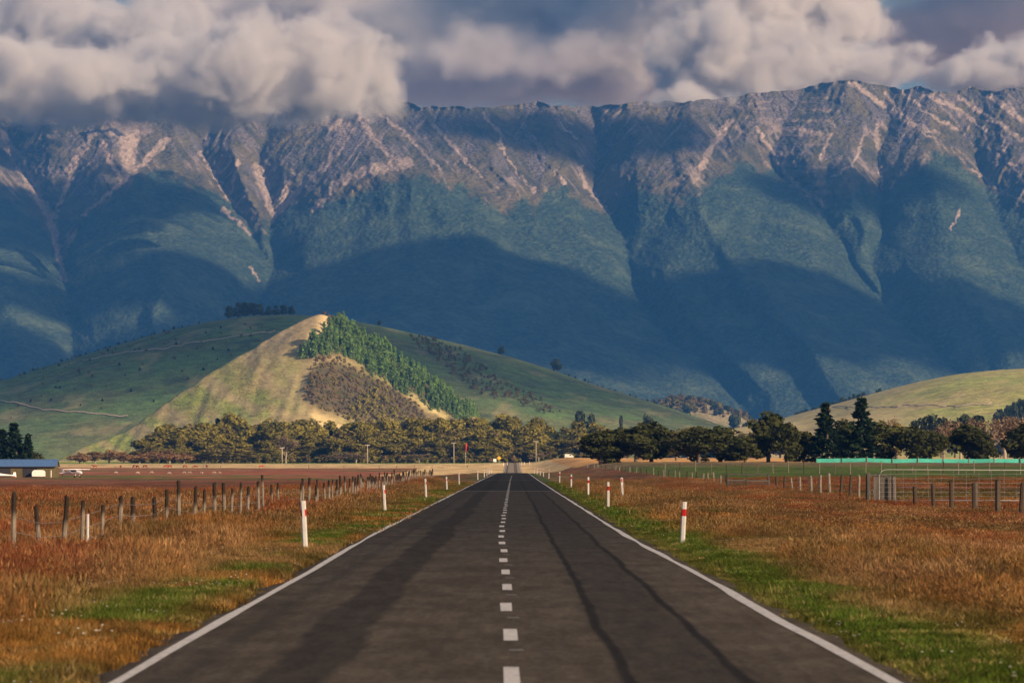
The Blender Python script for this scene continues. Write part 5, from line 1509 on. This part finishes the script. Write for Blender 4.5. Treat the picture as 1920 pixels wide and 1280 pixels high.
def road_end():
    D = 2090.0; x = (873 - 960) / F * D; z = gz(x, D)
    o = thing('windsock', 'limp red windsock on a pole before the tree belt', 'windsock', (x, D, z))
    zt = CAMZ + (HY - 831) / F * D - z
    ob('mast', Parts().tube([(0, 0, -.3), (0, 0, zt)], [.07, .05], 8).mesh('mast', WHITE, True), o)
    ob('sock', Parts().tube([(.12, 0, zt), (.35, 0, zt - .7), (.25, .1, zt - 2.2), (.05, .1, zt - 4.2)], [.42, .40, .33, .2], 10).mesh('sock', RED, True), o)
    yel = worn('sign_yellow', (.85, .42, .03), .9, 3, .4)
    D = 1960.0; x = (936 - 960) / F * D; z = gz(x, D)
    s = thing('warning_sign', 'yellow diamond warning sign at the far end of the road', 'road sign', (x, D, z))
    ob('sign_post', Parts().tube([(0, .05, -.3), (0, .05, 3.6)], .06, 8).mesh('sign_post', STEEL), s)
    ob('sign_plate', Parts().add([(0, 0, 1.9), (1.0, 0, 2.9), (0, 0, 3.9), (-1.0, 0, 2.9), (0, .04, 1.9), (1.0, .04, 2.9), (0, .04, 3.9), (-1.0, .04, 2.9)], [(0, 1, 2, 3), (7, 6, 5, 4), (0, 4, 5, 1), (1, 5, 6, 2), (2, 6, 7, 3), (3, 7, 4, 0)]).mesh('sign_plate', yel), s)
    x = (931 - 960) / F * D - .6
    b = thing('white_board', 'small white roadside board left of the yellow sign', 'road sign', (x, D + 3, gz(x, D + 3)))
    ob('board_panel', Parts().box((-.9, -.03, 1.2), (.5, .03, 2.6)).mesh('board_panel', WHITE), b)
    for xx in (-.7, .3):
        ob('sign_post', Parts().tube([(xx, .07, -.3), (xx, .07, 2.5)], .05, 6).mesh('sign_post', STEEL), b)
    for k, (u, lab) in enumerate(((944, 'far white road marker just right of the yellow sign'), (951, 'far white road marker on the left bank of the road end'), (978, 'far white road marker on the right bank of the road end'), (983, 'far white road marker beside the right bank one'), (993, 'far white road marker below the last power pole'))):
        D = 1900.0 + 10 * k; x = (u - 960) / F * D
        o = thing('marker_post', lab, 'marker post', (x, D, gz(x, D)), 0, 'white markers at the road end')
        ob('post_body', Parts().tube([(0, 0, -.2), (0, 0, 1.3), (0, 0, 1.36)], [.13, .12, .08], 8).mesh('post_body', WHITE), o)
        ob('red_band', Parts().tube([(0, 0, .9), (0, 0, 1.1)], [.135, .135], 8).mesh('red_band', RED), o)
    D = 2110.0; x = (1067 - 960) / F * D
    v = thing('white_van', 'small white van parked at the foot of the trees right of the road', 'van', (x, D, gz(x, D)))
    side = [(-2.1, .4), (-2.15, 2.0), (1.0, 2.05), (1.6, 1.35), (2.15, 1.15), (2.2, .4)]; n = len(side)
    ob('body', Parts().add([(a, y, b) for y in (-.9, .9) for a, b in side], [(i, (i + 1) % n, n + (i + 1) % n, n + i) for i in range(n)] + [tuple(range(n - 1, -1, -1)), tuple(range(n, 2 * n))]).mesh('body', WHITE), v)
    for sx in (-1.3, 1.35):
        for sy in (-.85, .85):
            ob('wheel', Parts().tube([(sx, sy - .1, .33), (sx, sy + .1, .33)], .33, 12).mesh('wheel', WIRE), v)
    ob('window', Parts().box((.2, -.93, 1.3), (1.1, -.905, 1.85)).mesh('window', bpy.data.materials['aircraft_glass']), v)
road_end()
